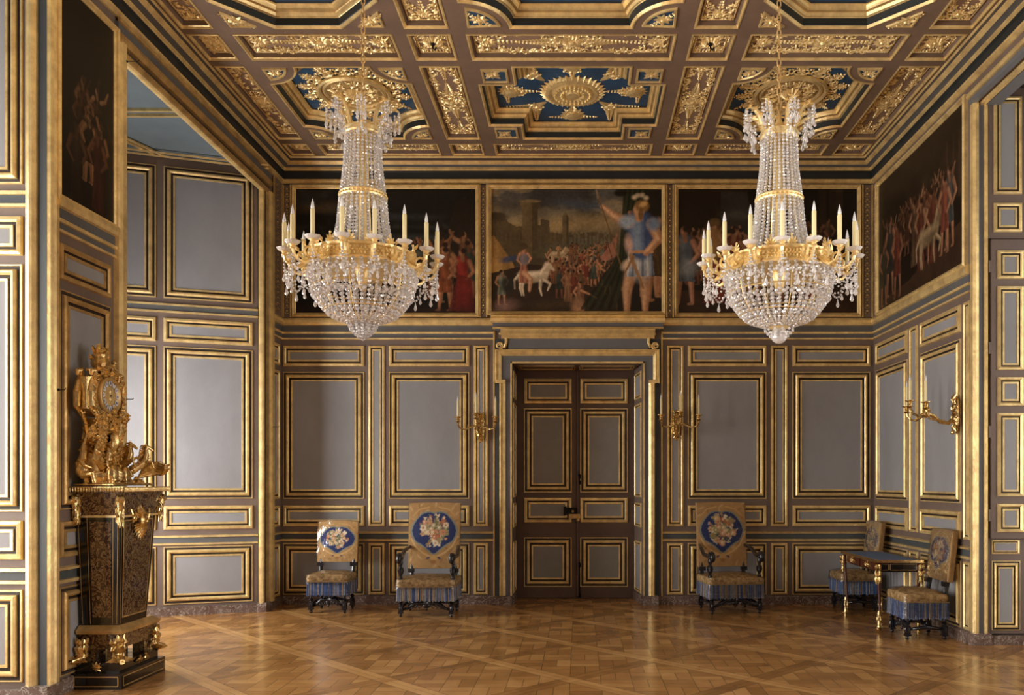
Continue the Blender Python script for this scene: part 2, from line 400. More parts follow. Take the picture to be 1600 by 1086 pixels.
CORN = [(5.53, 0.175, 0), (5.512, 0.178, 0), (5.495, .168, 0), (5.478, .160, 3), (5.468, .160, 3), (5.462, .158, 0), (5.455, .150, 0), (5.432, .125, 0), (5.428, .105, 1), (5.418, .070, 1), (5.414, .064, 0),
        (5.398, .066, 0), (5.384, .050, 0), (5.366, .028, 2), (5.287, .022, 2), (5.283, .042, 0), (5.262, .040, 0), (5.242, .016, 0), (5.238, .004, 0)]
def cornice(W, name, a0, a1):
    mb = MB(); hprof(mb, W, a0, a1, CORN+[(5.238, -.02, 0), (5.53, -.02, 0)])
    return mb.build(name, ['gold', 'band', 'cornice_dark', 'ground_dark'], None, kind='structure')
# ================================================================== FLOOR
mb = MB(); mb.box(-6.6, 6.6, -2.6, 11.6, -0.1, 0, 0)
mb.build('floor', ['parquet'], kind='structure')

# ================================================================== BACK WALL
WB = Wall(0, YB, 1, 0, 0, -1)          # a = x
mb = MB()
mb.box(-6.4, bx(801), YB, YB+.5, 0, 5.9, 0)
mb.prism([(bx(1004), YB), (5.9, YB), (5.9, YB+.5), (.72, YB+.5)], 0, 5.9, 0)
mb.box(bx(801), bx(1004), YB, YB+.5, 3.0, 5.9, 0)
mb.box(bx(801)-.2, bx(1004)+.2, YB+.57, YB+.7, 0, 5.9, 0)
wall_back = mb.build('wall_back', ['ground'], kind='structure')
cols = [(442.4, 569.5, True), (575.5, 601.3, False), (607.6, 733.5, True), (740, 762.7, False),
        (1042, 1068, False), (1074.7, 1197.5, True), (1204.4, 1230.6, False), (1238, 1359.6, True)]
for a, b_, wide in cols:
    a, b_ = bx(a), bx(b_)
    if wide:
        panel(WB, wall_back, a, b_, *ZA); panel(WB, wall_back, a, b_, *ZBm, big=True)
        panel(WB, wall_back, a, b_, *ZCr); panel(WB, wall_back, a, b_, *ZD, big=True)
    else:
        panel(WB, wall_back, a, b_, ZCr[0], ZA[1], sc=.78); panel(WB, wall_back, a, b_, *ZD, sc=.78)
rails(WB, wall_back, XL, bx(771)); rails(WB, wall_back, bx(1035), XR)
mb = MB()
for a in (bx(772), bx(1034)):
    vprof(mb, WB, .1, 3.40, [(a-.012, 0, 0), (a-.008, .02, 0), (a+.008, .02, 0), (a+.012, 0, 0)])
mb.build('gilt_fillet', ['gold'], wall_back)
skirting(WB, 'baseboard_back', XL, bx(777)); skirting(WB, 'baseboard_back_right', bx(1027), XR)
# frieze: foliage pilaster strips
def foliage_strip(W, parent, a0, a1, z0, z1, gold='gold'):
    mb = MB(); wbox(mb, W, a0, a1, z0, z1, 0, .012, 1)
    wbox(mb, W, a0, a0+.016, z0, z1, 0, .03, 0); wbox(mb, W, a1-.016, a1, z0, z1, 0, .03, 0)
    ac = (a0+a1)/2; wv = (a1-a0)/2-.026; z = z0+.04; k = 0
    while z < z1-.03:
        for s in (-1, 1):
            for dz, wd in ((0, .9), (.022, .55)):
                a, b_ = ac, ac+s*wv*wd
                mb.add([W.P(a, z+dz, .014), W.P(b_, z+dz+.018, .016), W.P(b_*.6+a*.4, z+dz+.026, .014), W.P((a+b_)/2, z+dz+.012, .03)], [(0, 1, 3), (1, 2, 3), (2, 0, 3)], 0)
        c = W.P(ac, z+.045, .014); mb.ball(c, .011, 5, 4, 0)
        z += .066; k += 1
    return mb.build('foliage_strip', [gold, 'ground'], parent)
ZP0, ZP1 = zz(494), zz(296)
for a, b_ in ((442, 456), (749, 761.7), (1040.5, 1052.5), (1346, 1363)):
    foliage_strip(WB, wall_back, bx(a), bx(b_), ZP0-.02, ZP1+.05)
mb = MB(); wbox(mb, WB, XL, XR, ZP1+.055, 5.238, 0, .008, 0); mb.build('frieze_band', ['ground_dark'], wall_back)

# ---- door surround (architrave with ears, frieze, cornice, scroll brackets)
DC = (bx(801)+bx(1004))/2
mb = MB(); wbox(mb, WB, bx(773.5), bx(801), .0, 3.30, 0, .016, 0); wbox(mb, WB, bx(1004), bx(1032.5), 0, 3.30, 0, .016, 0); wbox(mb, WB, bx(801), bx(1004), 3.0, 3.30, 0, .016, 0)
trim = mb.build('trim_1', ['surround_dark'], kind='structure')
mb = MB()
wbox(mb, WB, bx(783), bx(801), .1, 3.0, .01, .045, 0); wbox(mb, WB, bx(1004), bx(1020), .1, 3.0, .01, .045, 0)
wbox(mb, WB, bx(783), bx(1020), 3.0, 3.10, .01, .045, 0)
mb.build('architrave_board', ['surround'], trim)
mb = MB()
def arch_v(aout, ain, z0, z1):
    vprof(mb, WB, z0, z1, [(aout, .0, 0), (aout, .085, 0), (aout*.8+ain*.2, .09, 0), (aout*.7+ain*.3, .07, 0), (aout*.4+ain*.6, .075, 0), (ain, .055, 0), (ain, 0, 0)])
arch_v(bx(774.5), bx(784), zz(600), zz(547.5)); arch_v(bx(1029.6), bx(1020), zz(600), zz(547.5))
arch_v(bx(781.5), bx(790.5), .1, zz(597)); arch_v(bx(1022), bx(1013), .1, zz(597))
mb.box(bx(774.5), bx(790.5), YB-.088, YB, zz(600), zz(594.5), 0); mb.box(bx(1013), bx(1029.6), YB-.088, YB, zz(600), zz(594.5), 0)
hprof(mb, WB, bx(774.5), bx(1029.6), [(zz(557), 0, 0), (zz(557), .055, 0), (zz(553), .075, 0), (zz(551), .07, 0), (zz(549), .09, 0), (zz(547.5), .085, 0), (zz(547.5), 0, 0)])
for a, s in ((801, -1), (1004, 1)):
    vprof(mb, WB, .1, zz(566), [(bx(a), .04, 0), (bx(a)+s*.004, .058, 0), (bx(a)+s*.024, .058, 0), (bx(a)+s*.028, .04, 0)])
hprof(mb, WB, bx(798), bx(1007), [(zz(569), .04, 0), (zz(568.5), .058, 0), (zz(566), .058, 0), (zz(565.5), .04, 0)])
mb.build('gilt_architrave', ['gold'], trim)
mb = MB()
wbox(mb, WB, bx(795), bx(1012), zz(547.5), zz(530), .01, .06, 1)
hprof(mb, WB, bx(784), bx(1022), [(zz(530.5), .0, 0), (zz(530.5), .07, 0), (zz(528), .085, 0), (zz(526.5), .095, 0), (zz(524), .11, 0), (zz(521), .15, 0), (zz(518.5), .17, 0), (zz(517.5), .17, 0), (zz(517.5), 0, 0)])
wbox(mb, WB, bx(774), bx(1032), zz(517.5), zz(515.5), 0, .10, 1)
hprof(mb, WB, bx(771), bx(1035), [(zz(516), 0, 0), (zz(516), .12, 0), (zz(514), .13, 0), (zz(513.5), 0, 0)])
wbox(mb, WB, bx(771), bx(1035), zz(513.5), zz(506), 0, .09, 1)
hprof(mb, WB, bx(768), bx(1038), [(zz(506.5), 0, 0), (zz(506.5), .09, 0), (zz(504), .11, 0), (zz(500), .12, 0), (zz(497), .10, 0), (zz(495), .12, 0), (zz(494), .10, 0), (zz(494), 0, 0)])
mb.build('door_cornice', ['gold', 'surround'], trim)
for s, px0 in ((-1, 781), (1, 1023.5)):
    mb = MB(); pts = []
    cx, cz = bx(px0), zz(541.5)
    for i in range(26):          # volute at the foot
        t = i/25; a = -.5*PI+t*3.4*PI; r = .048*(1-t*.78)
        pts.append((cx+s*(-r*math.cos(a))*1.0, YB-.06, cz+r*math.sin(a)*.95))
    stem = [(cx-s*.015, YB-.06, zz(519)), (cx-s*.05, YB-.06, zz(521.5)), (cx-s*.085, YB-.06, zz(528)), (cx-s*.085, YB-.06, zz(537)), (cx-s*.06, YB-.06, zz(545))]
    mb.tube(stem, [.010, .02, .022, .02, .018], 6, 0); mb.tube(pts, [.016-.009*i/25 for i in range(26)], 6, 0)
    mb.ball((cx-s*.01, YB-.065, zz(523)), .018, 6, 5, 0)
    mb.build('scroll_bracket', ['gold'], trim, smooth=True)
# reveal panels
WRL = Wall(bx(801), YB, 0, 1, 1, 0); WRR = Wall(bx(1004), YB, -(.79-.72), .5, -.99, -.14)
for W in (WRL, WRR):
    for z in ((.12, .77), (.95, 1.26), (1.33, 2.52), (2.58, 2.92)):
        panel(W, trim, .07, .45, *z, sc=.6)
WS = Wall(0, YB, 1, 0, 0, -1)
mb = MB(); mb.box(bx(801), .74, YB+.02, YB+.5, 2.985, 3.0, 0)
for x0, x1 in ((-.78, -.05), (.0, .70)):
    for q in (0, .03):
        for (xa, xb, ya, yb) in ((x0+q, x1-q, YB+.08+q, YB+.095+q), (x0+q, x1-q, YB+.42-q, YB+.435-q), (x0+q, x0+q+.015, YB+.08+q, YB+.43-q), (x1-q-.015, x1-q, YB+.08+q, YB+.43-q)):
            mb.box(xa, xb, ya, yb, 2.975, 2.99, 1)
mb.build('soffit_panel', ['door_ground', 'gold_dark'], trim)
for s, a0, a1 in ((0, 776, 801), (1, 1004, 1028)):
    mb = MB(); mb.box(bx(a0), bx(a1), YB-.10, YB+.02, 0, .115, 0); mb.build('plinth_block', ['marble'], trim)
mb = MB(); mb.box(bx(801)-.005, bx(801)+.02, YB, YB+.5, 0, .11, 0)
mb.prism([(.765, YB), (.80, YB), (.74, YB+.5), (.70, YB+.5)], 0, .11, 0); mb.build('plinth_block', ['marble'], trim)

# ---- the double door
YD = YB+.52
def dpx(px): return (px-VPX)*YD/F_PX
def dz(py): return zz(py, YD)
WD = Wall(0, YD, 1, 0, 0, -1)
door = empty('door_1', (0, 0, 0)); door['kind'] = 'structure'
for k, (x0, x1, pa, pb) in enumerate(((805.5, 901.5, 818.7, 893.4), (903.5, 993, 906.5, 981))):
    mb = MB(); mb.box(dpx(x0), dpx(x1), YD, YD+.045, .006, 2.99, 0); leaf = mb.build('door_leaf', ['door_ground'], door)
    for (ya, yb, big) in ((631, 591.5, False), (769.7, 638, True), (816.5, 777.6, False), (917, 839.5, True)):
        pn = panel(WD, leaf, dpx(pa), dpx(pb), dz(ya), dz(yb), big=big, field='door_field'); pn.name = 'door_panel'
mb = MB(); mb.tube([(dpx(902.5), YD-.008, .03), (dpx(902.5), YD-.008, 2.97)], .018, 8, 0); mb.build('astragal', ['door_ground'], door)
mb = MB()
mb.box(dpx(882), dpx(902), YD-.045, YD, dz(803), dz(793), 0); mb.box(dpx(881), dpx(885), YD-.05, YD, dz(805), dz(791.5), 0)
mb.box(dpx(889), dpx(907), YD-.05, YD, dz(810), dz(803), 1); mb.ball((dpx(903), YD-.06, dz(812)), .025, 8, 6, 1)
mb.ball((dpx(895), YD-.05, dz(799)), .018, 8, 6, 1)
mb.build('door_lock', ['black_iron', 'gold_dark'], door)
for (ya, yb) in ((757, 742), (933, 880)):
    mb = MB(); x = dpx(905.5); mb.tube([(x, YD-.022, dz(ya)), (x, YD-.022, dz(yb))], .008, 6, 0)
    mb.box(x-.018, x+.018, YD-.02, YD, dz(ya), dz(ya)+.05, 0); mb.box(x-.018, x+.018, YD-.02, YD, dz(yb)-.05, dz(yb), 0)
    mb.ball((x, YD-.035, dz(yb)), .016, 6, 5, 0); mb.build('door_bolt', ['black_iron'], door)

# ================================================================== RIGHT WALL
YR = 7.785
WR = Wall(XR, 0, 0, 1, -1, 0)            # a = y
mb = MB(); mb.box(XR, XR+.12, YR+.025, YB+.2, 0, 5.9, 0); mb.box(XR+.15, XR+2.0, YR+.04, YR+.3, 0, 5.9, 0)
mb.box(XR, XR+.25, 4.6, YR+.02, 5.06, 5.9, 0)
wall_right = mb.build('wall_right', ['ground'], kind='structure')
def ry(px, X=XR): return X*F_PX/(px-VPX)
for a, b_, wide in ((1369.5, 1418.5, True), (1422, 1434.5, False), (1439, 1502, True), (1506.5, 1517, False)):
    b1, a1 = ry(a), ry(b_)
    if wide:
        panel(WR, wall_right, a1, b1, *ZA); panel(WR, wall_right, a1, b1, *ZBm, big=True, sc=.9)
        panel(WR, wall_right, a1, b1, *ZCr); panel(WR, wall_right, a1, b1, *ZD, big=True, sc=.9)
    else:
        panel(WR, wall_right, a1, b1, ZCr[0], ZA[1], sc=.72); panel(WR, wall_right, a1, b1, *ZD, sc=.72)
rails(WR, wall_right, YR+.02, YB)
skirting(WR, 'baseboard_right', YR+.02, YB)
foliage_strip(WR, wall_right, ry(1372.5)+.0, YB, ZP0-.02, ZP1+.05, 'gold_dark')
# gilt post at the mouth of the right window bay (faces the room's near end)
WRE = Wall(0, YR, 1, 0, 0, -1)
mb = MB()
mb.box(XR-.005, XR+.135, YR-.03, YR+.02, .1, 5.08, 1)
vprof(mb, WRE, .1, 5.14, [(XR-.012, .0, 0), (XR-.012, .05, 0), (XR+.012, .065, 0), (XR+.04, .06, 0), (XR+.052, .04, 0), (XR+.052, 0, 0)])
vprof(mb, WRE, .1, 5.06, [(XR+.098, .0, 0), (XR+.10, .045, 0), (XR+.118, .055, 0), (XR+.133, .045, 0), (XR+.135, 0, 0)])
trim = mb.build('trim_2', ['gold', 'surround'], kind='structure')
mb = MB(); mb.box(XR-.03, XR+.15, YR-.08, YR+.03, 0, .11, 0); mb.build('plinth_block', ['marble'], trim)
# the head of that bay: gilt rail running towards the camera
mb = MB()
WH = Wall(XR, 0, 0, 1, -1, 0)
hprof(mb, WH, 4.4, YR-.01, [(5.135, 0, 0), (5.135, .05, 0), (5.11, .06, 0), (5.09, .05, 0), (5.085, 0, 0)])
wbox(mb, WH, 4.4, YR-.01, 5.04, 5.085, -.02, .03, 1)
WH2 = Wall(XR+.11, 0, 0, 1, -1, 0)
hprof(mb, WH2, 4.4, YR-.03, [(5.07, 0, 0), (5.07, .04, 0), (5.05, .05, 0), (5.03, .04, 0), (5.025, 0, 0)])
mb.box(XR+.12, XR+.25, 4.4, YR, 5.03, 5.08, 1)
mb.build('bay_head_rail', ['gold', 'surround'], trim)
# bay: shuttered far reveal
YS = YR+.0
def sx(px, Y=YS): return (px-VPX)*Y/F_PX
mb = MB(); mb.box(XR+.135, XR+1.95, YS, YS+.04, .1, 5.35, 0); rev = mb.build('wall_right_bay', ['ground'], kind='structure')
WRV = Wall(0, YS, 1, 0, 0, -1)
panel(WRV, rev, sx(1549), sx(1594), zz(985, YS), zz(876, YS), big=True, sc=.62)
panel(WRV, rev, sx(1549), sx(1593), zz(866, YS), zz(843.5, YS), sc=.4)
# shutter leaves
def shutter(x0, x1, z0, z1, pans, dh):
    mb = MB(); mb.box(x0, x1, YS-dh, YS, z0, z1, 0); s = mb.build('shutter_leaf', ['ground'], rev)
    W = Wall(0, YS-dh, 1, 0, 0, -1)
    for a, b_, c, d in pans: panel(W, s, a, b_, zz(d, YS-dh), zz(c, YS-dh), sc=.75)
    return s
pl = [(sx(1554.6), sx(1595), c, d) for c, d in ((391, 436), (447, 578.5), (589, 634.5), (645, 776), (787, 832))]
s = shutter(sx(1545.5), sx(1606), zz(841, YS), zz(376, YS), pl, .045)
shutter(sx(1541.5), sx(1606), zz(374, YS), zz(140, YS), [(sx(1550), sx(1594), c, d) for c, d in ((151, 304), (317, 363))], .03)
mb = MB()
for py in (418, 545, 675, 805):
    mb.box(sx(1541), sx(1546), YS-.05, YS-.005, zz(py+9, YS), zz(py-9, YS), 0)
mb.build('hinge', ['ground'], rev)
shutter(sx(1611), sx(1720), zz(841, YS), zz(140, YS), [(sx(1620), sx(1710), c, d) for c, d in ((151, 363), (391, 578), (589, 832))], .045)
mb = MB(); mb.box(XR+.135, XR+1.95, YS-.045, YS, 0, .085, 0); mb.build('baseboard_right_bay', ['marble'], kind='structure')
# bay soffit
mb = MB(); mb.box(XR+.1, XR+1.95, 4.4, YR+.1, 5.235, 5.35, 0)
sf = mb.build('ceiling_right_bay', ['ceiling_blue'], kind='structure')
mb = MB()
for y in (YR-.10, YR-.35, 6.0): mb.box(XR+.12, XR+1.9, y-.012, y+.012, 5.215, 5.24, 0)
for x in (XR+.25, XR+.95): mb.box(x-.012, x+.012, 4.4, YR-.1, 5.215, 5.24, 0)
mb.build('gilt_moulding', ['gold'], sf)

# ================================================================== LEFT WALL
WL = Wall(XL, 0, 0, 1, 1, 0)             # a = y
Y1, Y2, Y3, Y4 = 9.78, 6.745, 5.80, 2.4
mb = MB()
mb.box(XL-.25, XL, Y1, YB+.2, 0, 5.9, 0)                 # jamb by the corner
mb.box(XL-.03, XL, Y2, Y1, 4.95, 5.9, 0)                 # over the far bay
mb.box(XL-1.9, XL, Y3, Y2, 0, 5.9, 0)                    # pier
mb.box(XL-.03, XL, Y4, Y3, 4.95, 5.9, 0)                 # over the near bay
wall_left = mb.build('wall_left', ['ground'], kind='structure')
def ly(px): return XL*F_PX/(px-VPX)
# jamb panels
for a, b_ in ((424.5, 435.5),):
    y0, y1 = ly(a), ly(b_)
    for z in (ZA, ZBm, ZCr, ZD): panel(WL, wall_left, y0, y1, *z, sc=.9)
rails(WL, wall_left, ly(417), YB)
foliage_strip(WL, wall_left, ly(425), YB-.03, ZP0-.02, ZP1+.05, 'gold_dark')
mb = MB()
vprof(mb, WL, .1, 4.97, [(ly(415.5), .0, 0), (ly(415.5), .04, 0), (ly(418), .06, 0), (ly(421.5), .06, 0), (ly(423.5), .03, 0), (ly(423.5), 0, 0)])
mb.box(XL-.07, XL+.02, Y1-.01, Y1+.02, .1, 4.97, 1)
mb.tube([(XL-.015, Y1-.02, .1), (XL-.015, Y1-.02, 4.97)], .034, 10, 0)
mb.build('gilt_post', ['gold', 'ground_dark'], wall_left)
skirting(WL, 'baseboard_left', Y1, YB)
mb = MB(); mb.box(XL-.06, XL+.05, Y1-.05, ly(424), 0, .108, 0); mb.build('baseboard_left_post', ['marble'], kind='structure')
# lintel mouldings over both bays
for ya, yb, nm in ((Y2-.1, Y1+.12, 'lintel_moulding'), (Y4, Y3+.08, 'lintel_moulding')):
    mb = MB()
    hprof(mb, WL, ya, yb, [(4.935, -.03, 0), (4.935, .0, 0), (4.945, .02, 0), (4.955, .03, 2), (4.985, .045, 2), (4.99, .022, 2)])
    wbox(mb, WL, ya, yb, 4.99, 5.03, 0, .02, 1)
    hprof(mb, WL, ya, yb, [(5.03, .02, 2), (5.034, .05, 2), (5.07, .065, 2), (5.105, .055, 2), (5.11, .03, 2)])
    wbox(mb, WL, ya, yb, 5.11, 5.20, 0, .03, 3)
    hprof(mb, WL, ya, yb, [(5.195, .03, 2), (5.2, .045, 2), (5.225, .05, 2), (5.238, .02, 2)])
    mb.build(nm, ['gold', 'ground_dark', 'gold_dark', 'band'], wall_left)
# pier: panels, painting zone, posts
yp0, yp1 = ly(91), ly(171)
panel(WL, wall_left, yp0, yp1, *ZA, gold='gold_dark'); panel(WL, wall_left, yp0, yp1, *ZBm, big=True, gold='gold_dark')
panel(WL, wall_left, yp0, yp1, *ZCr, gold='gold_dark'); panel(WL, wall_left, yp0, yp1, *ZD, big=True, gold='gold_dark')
rails(WL, wall_left, Y3+.08, ly(178))
skirting(WL, 'baseboard_left_pier', ly(89), Y2)
mb = MB()
vprof(mb, WL, .1, 5.10, [(ly(177.5), 0, 0), (ly(178), .04, 0), (ly(182), .055, 0), (ly(188), .055, 0), (ly(190), .03, 0), (Y2, 0, 0)])
vprof(mb, WL, .1, 5.238, [(ly(72), 0, 0), (ly(72.5), .03, 0), (ly(76), .04, 0), (ly(80), .022, 0), (ly(82), .03, 0), (ly(86.5), .03, 0), (ly(88.5), 0, 0)])
mb.build('gilt_post', ['gold'], wall_left)
WLE = Wall(0, Y3, 1, 0, 0, -1)
def ex(px): return (px-VPX)*Y3/F_PX
mb = MB()
vprof(mb, WLE, .1, 5.238, [(ex(44.5), 0, 0), (ex(45), .03, 0), (ex(47.5), .045, 0), (ex(52), .05, 0), (ex(56), .045, 0), (ex(60.5), .03, 0), (ex(61), 0, 0)])
mb.build('gilt_post', ['gold'], wall_left)
mb = MB(); wbox(mb, WLE, ex(62), XL+.004, .1, 5.238, 0, .012, 0); mb.build('corner_strip', ['surround_dark'], wall_left)
mb = MB(); mb.box(ex(43), XL+.045, Y3-.07, ly(89)+.002, 0, .10, 0); mb.build('baseboard_left_corner', ['marble'], kind='structure')
# frontal reveal at far left
xa, xb = ex(36), ex(-115)
panel(WLE, wall_left, xb, xa, *ZD, big=True); panel(WLE, wall_left, xb, xa, ZCr[0], 1.245); panel(WLE, wall_left, xb, xa, 1.305, 3.03, big=True)
panel(WLE, wall_left, xb, xa, 3.09, 3.365); panel(WLE, wall_left, xb, xa, 3.588, 5.05, big=True)
mb = MB()
for z0, z1 in ((.80, .828), (.885, .915), (3.425, 3.45), (3.51, 3.54)):
    hprof(mb, WLE, XL-1.9, ex(45), [(z0, 0, 0), (z0+.003, .024, 0), (z1-.003, .024, 0), (z1, 0, 0)])
wbox(mb, WLE, XL-1.9, ex(45), .828, .885, 0, .008, 1); wbox(mb, WLE, XL-1.9, ex(45), 3.45, 3.51, 0, .008, 1)
mb.build('dado_rail', ['gold', 'surround_dark'], wall_left)
mb = MB(); mb.box(XL-1.9, ex(44), Y3-.03, Y3, 0, .07, 0); mb.build('baseboard_left_bay', ['marble'], kind='structure')

# far bay reveal, splayed
ux, uy = -1.18, -.41; ul = math.hypot(ux, uy)
nx, ny = -uy/ul*1.0, ux/ul*1.0           # into the bay
if ny > 0: nx, ny = -nx, -ny
WA = Wall(XL-.04, Y1+.0, ux, uy, nx, ny)
mb = MB()
p0 = WA.P(-.03, 0, 0); p1 = WA.P(2.1, 0, 0); q0 = WA.P(-.03, 0, -.3); q1 = WA.P(2.1, 0, -.3)
mb.prism([(p0[0], p0[1]), (p1[0], p1[1]), (q1[0], q1[1]), (q0[0], q0[1])], 0, 5.35, 0)
bay = mb.build('wall_left_bay', ['ground'], kind='structure')
def wa(px):                              # a on the splayed wall seen at column px
    k = (px-VPX)/F_PX
    return (k*WA.o[1]-WA.o[0])/(WA.u[0]-k*WA.u[1])
def wy(px): return WA.o[1]+WA.u[1]*wa(px)
for a, b_ in ((395, 255.5), (244, 165)):
    a, b_ = wa(a), wa(b_)
    Yr = wy(258)
    panel(WA, bay, a, b_, .125, .785, big=True); panel(WA, bay, a, b_, .975, 1.25); panel(WA, bay, a, b_, 1.327, 3.063, big=True)
    panel(WA, bay, a, b_, 3.114, 3.387); panel(WA, bay, a, b_, 3.61, 5.11, big=True)
mb = MB()
for z0, z1 in ((.80, .825), (.885, .912), (3.445, 3.468), (3.525, 3.55)):
    hprof(mb, WA, wa(403), wa(160), [(z0, 0, 0), (z0+.003, .022, 0), (z1-.003, .022, 0), (z1, 0, 0)])
wbox(mb, WA, wa(403), wa(160), .825, .885, 0, .008, 1); wbox(mb, WA, wa(403), wa(160), 3.468, 3.525, 0, .008, 1)
mb.build('dado_rail', ['gold', 'band'], bay)
mb = MB(); wbox(mb, WA, .0, wa(140), 0, .095, -.05, .03, 0); mb.build('baseboard_left_bay_far', ['marble'], kind='structure')
# bay ceiling with gilt battens
mb = MB(); mb.box(XL-1.95, XL-.02, Y2-.2, 10.1, 5.235, 5.35, 0); cb = mb.build('ceiling_left_bay', ['ceiling_blue'], kind='structure')
mb = MB()
for d in (.05, .16):
    p, q = WA.P(-.1, 5.2, d), WA.P(2.1, 5.2, d)
    mb.tube([p, q], .014, 5, 0)
for y in (8.28, 8.40):
    mb.box(XL-1.9, XL-.1, y-.015, y+.015, 5.205, 5.24, 0)
for x0, y0, x1, y1 in ((-4.70, 9.42, -5.05, 8.42), (-4.78, 9.40, -5.13, 8.42)):
    mb.tube([(x0, y0, 5.215), (x1, y1, 5.215)], .016, 5, 0)
mb.build('gilt_moulding', ['gold'], cb)
# window walls of the bays
def window_wall(name, X, y0, y1, side):
    # pierced outer wall with a casement frame
    wz0, wz1 = .45, 4.6; ya, yb = y0+.45, y1-.35; t = side*.25
    mb = MB(); a, b_ = sorted((X, X+t))
    mb.box(a, b_, y0-.3, ya, 0, 5.4, 0); mb.box(a, b_, yb, y1+.3, 0, 5.4, 0); mb.box(a, b_, ya, yb, 0, wz0, 0); mb.box(a, b_, ya, yb, wz1, 5.4, 0)
    mb.build('wall_'+name, ['ground'], kind='structure')
    mb = MB(); xm = X+t*.4; fx0, fx1 = xm-.02, xm+.02
    for y in (ya, yb-.05, (ya+yb)/2-.03): mb.box(fx0, fx1, y, y+.05, wz0, wz1, 0)
    for z in (wz0, 1.45, 2.45, 3.45, wz1-.05): mb.box(fx0, fx1, ya, yb, z, z+.05, 0)
    return mb.build('window_'+name, ['ground'], kind='structure')
window_wall('left_far', XL-1.72, Y2+.1, 9.2, -1)
window_wall('left_mid', XL-1.72, 2.3, Y3-.1, -1)
window_wall('left_near', XL-1.72, -1.2, 2.0, -1)
window_wall('right_far', XR+1.72, 5.1, 7.6, 1)
window_wall('right_mid', XR+1.72, 1.2, 4.1, 1)
# rest of the room behind and beside the camera
mb = MB()
mb.box(XL-1.9, XL, 2.0, Y4, 0, 5.9, 0); mb.box(XL-.25, XL, -1.2, 2.0, 4.95, 5.9, 0); mb.box(XL-1.9, XL, -2.6, -1.2, 0, 5.9, 0)
mb.build('wall_left_rear', ['plain'], kind='structure')
mb = MB()
mb.box(XR, XR+1.9, 4.1, 4.6, 0, 5.9, 0); mb.box(XR, XR+.25, 1.2, 4.1, 5.06, 5.9, 0); mb.box(XR, XR+1.9, -2.6, 1.2, 0, 5.9, 0)
mb.build('wall_right_rear', ['plain'], kind='structure')
mb = MB(); mb.box(-6.4, 6.4, -2.8, -2.6, 0, 5.9, 0); mb.build('wall_rear', ['plain'], kind='structure')
mb = MB(); mb.box(XL-1.95, XL-.02, -1.3, Y3+.05, 5.235, 5.35, 0); mb.box(XR+.02, XR+1.95, 1.0, 4.4, 5.235, 5.35, 0)
mb.build('ceiling_bays_rear', ['ceiling_blue'], kind='structure')

# cornices
cornice(WB, 'trim_3', XL, XR)
cornice(WL, 'trim_4', -2.6, YB); cornice(WR, 'trim_5', -2.6, YB)

# small iron curtain hooks
def hook(p, d, label):
    mb = MB(); x, y, z = p; dx, dy = d
    mb.ball(p, .010, 6, 5, 0); mb.tube([p, (x+dx*.5, y+dy*.5, z), (x+dx, y+dy, z), (x+dx*1.1, y+dy*1.1, z+.01)], .0035, 6, 0)
    tag(mb.build('curtain_hook', ['black_iron'], smooth=True), label, 'hook')
hook((XL+.05, ly(184), zz(624, ly(184))), (.07, 0), 'small dark iron curtain hook on gilt post right of the gilt clock')
hook((XL+.035, ly(84), zz(609, ly(84))), (.05, -.01), 'small dark iron curtain hook on wall edge left of the gilt clock')
hook((XL+.055, ly(187.5), zz(96, ly(187.5))), (.09, 0), 'small dark iron hook high up at the top corner of the left window bay')
hook((XL+.055, ly(419), zz(667, ly(419))), (.07, 0), 'small iron curtain hook on the gilt post at the back left corner')
# ================================================================== CEILING
CXC = -.07
ZF = ZC+.055       # bottom of shallow panels
ZK = ZC+.16        # bottom of the deep coffer fields
def P3(z): return lambda u, v, h=0.0: (u, v, z-h)

def offset_poly(pts, d):
    n = len(pts); out = []
    area_ = sum(pts[i][0]*pts[(i+1) % n][1]-pts[(i+1) % n][0]*pts[i][1] for i in range(n))
    sgn = 1 if area_ > 0 else -1
    for i in range(n):
        p0, p1, p2 = pts[i-1], pts[i], pts[(i+1) % n]
        d1 = (p1[0]-p0[0], p1[1]-p0[1]); d2 = (p2[0]-p1[0], p2[1]-p1[1])
        l1 = math.hypot(*d1) or 1e-9; l2 = math.hypot(*d2) or 1e-9
        n1 = (-d1[1]/l1*sgn, d1[0]/l1*sgn); n2 = (-d2[1]/l2*sgn, d2[0]/l2*sgn)
        bxv, byv = n1[0]+n2[0], n1[1]+n2[1]; q = max(.35, 1+n1[0]*n2[0]+n1[1]*n2[1])
        out.append((p1[0]+bxv*d/q, p1[1]+byv*d/q))
    return out
def sweep_poly(mb, pts, prof):           # prof: (inset, z, mat)
    rings = [[(x, y, z) for x, y in offset_poly(pts, i)] for i, z, _ in prof]
    n = len(pts); v = [p for r in rings for p in r]; f = []; ms = []
    for k in range(len(rings)-1):
        for j in range(n):
            f.append((k*n+j, k*n+(j+1) % n, (k+1)*n+(j+1) % n, (k+1)*n+j)); ms.append(prof[k+1][2])
    mb.add(v, f, ms)
    return offset_poly(pts, prof[-1][0])

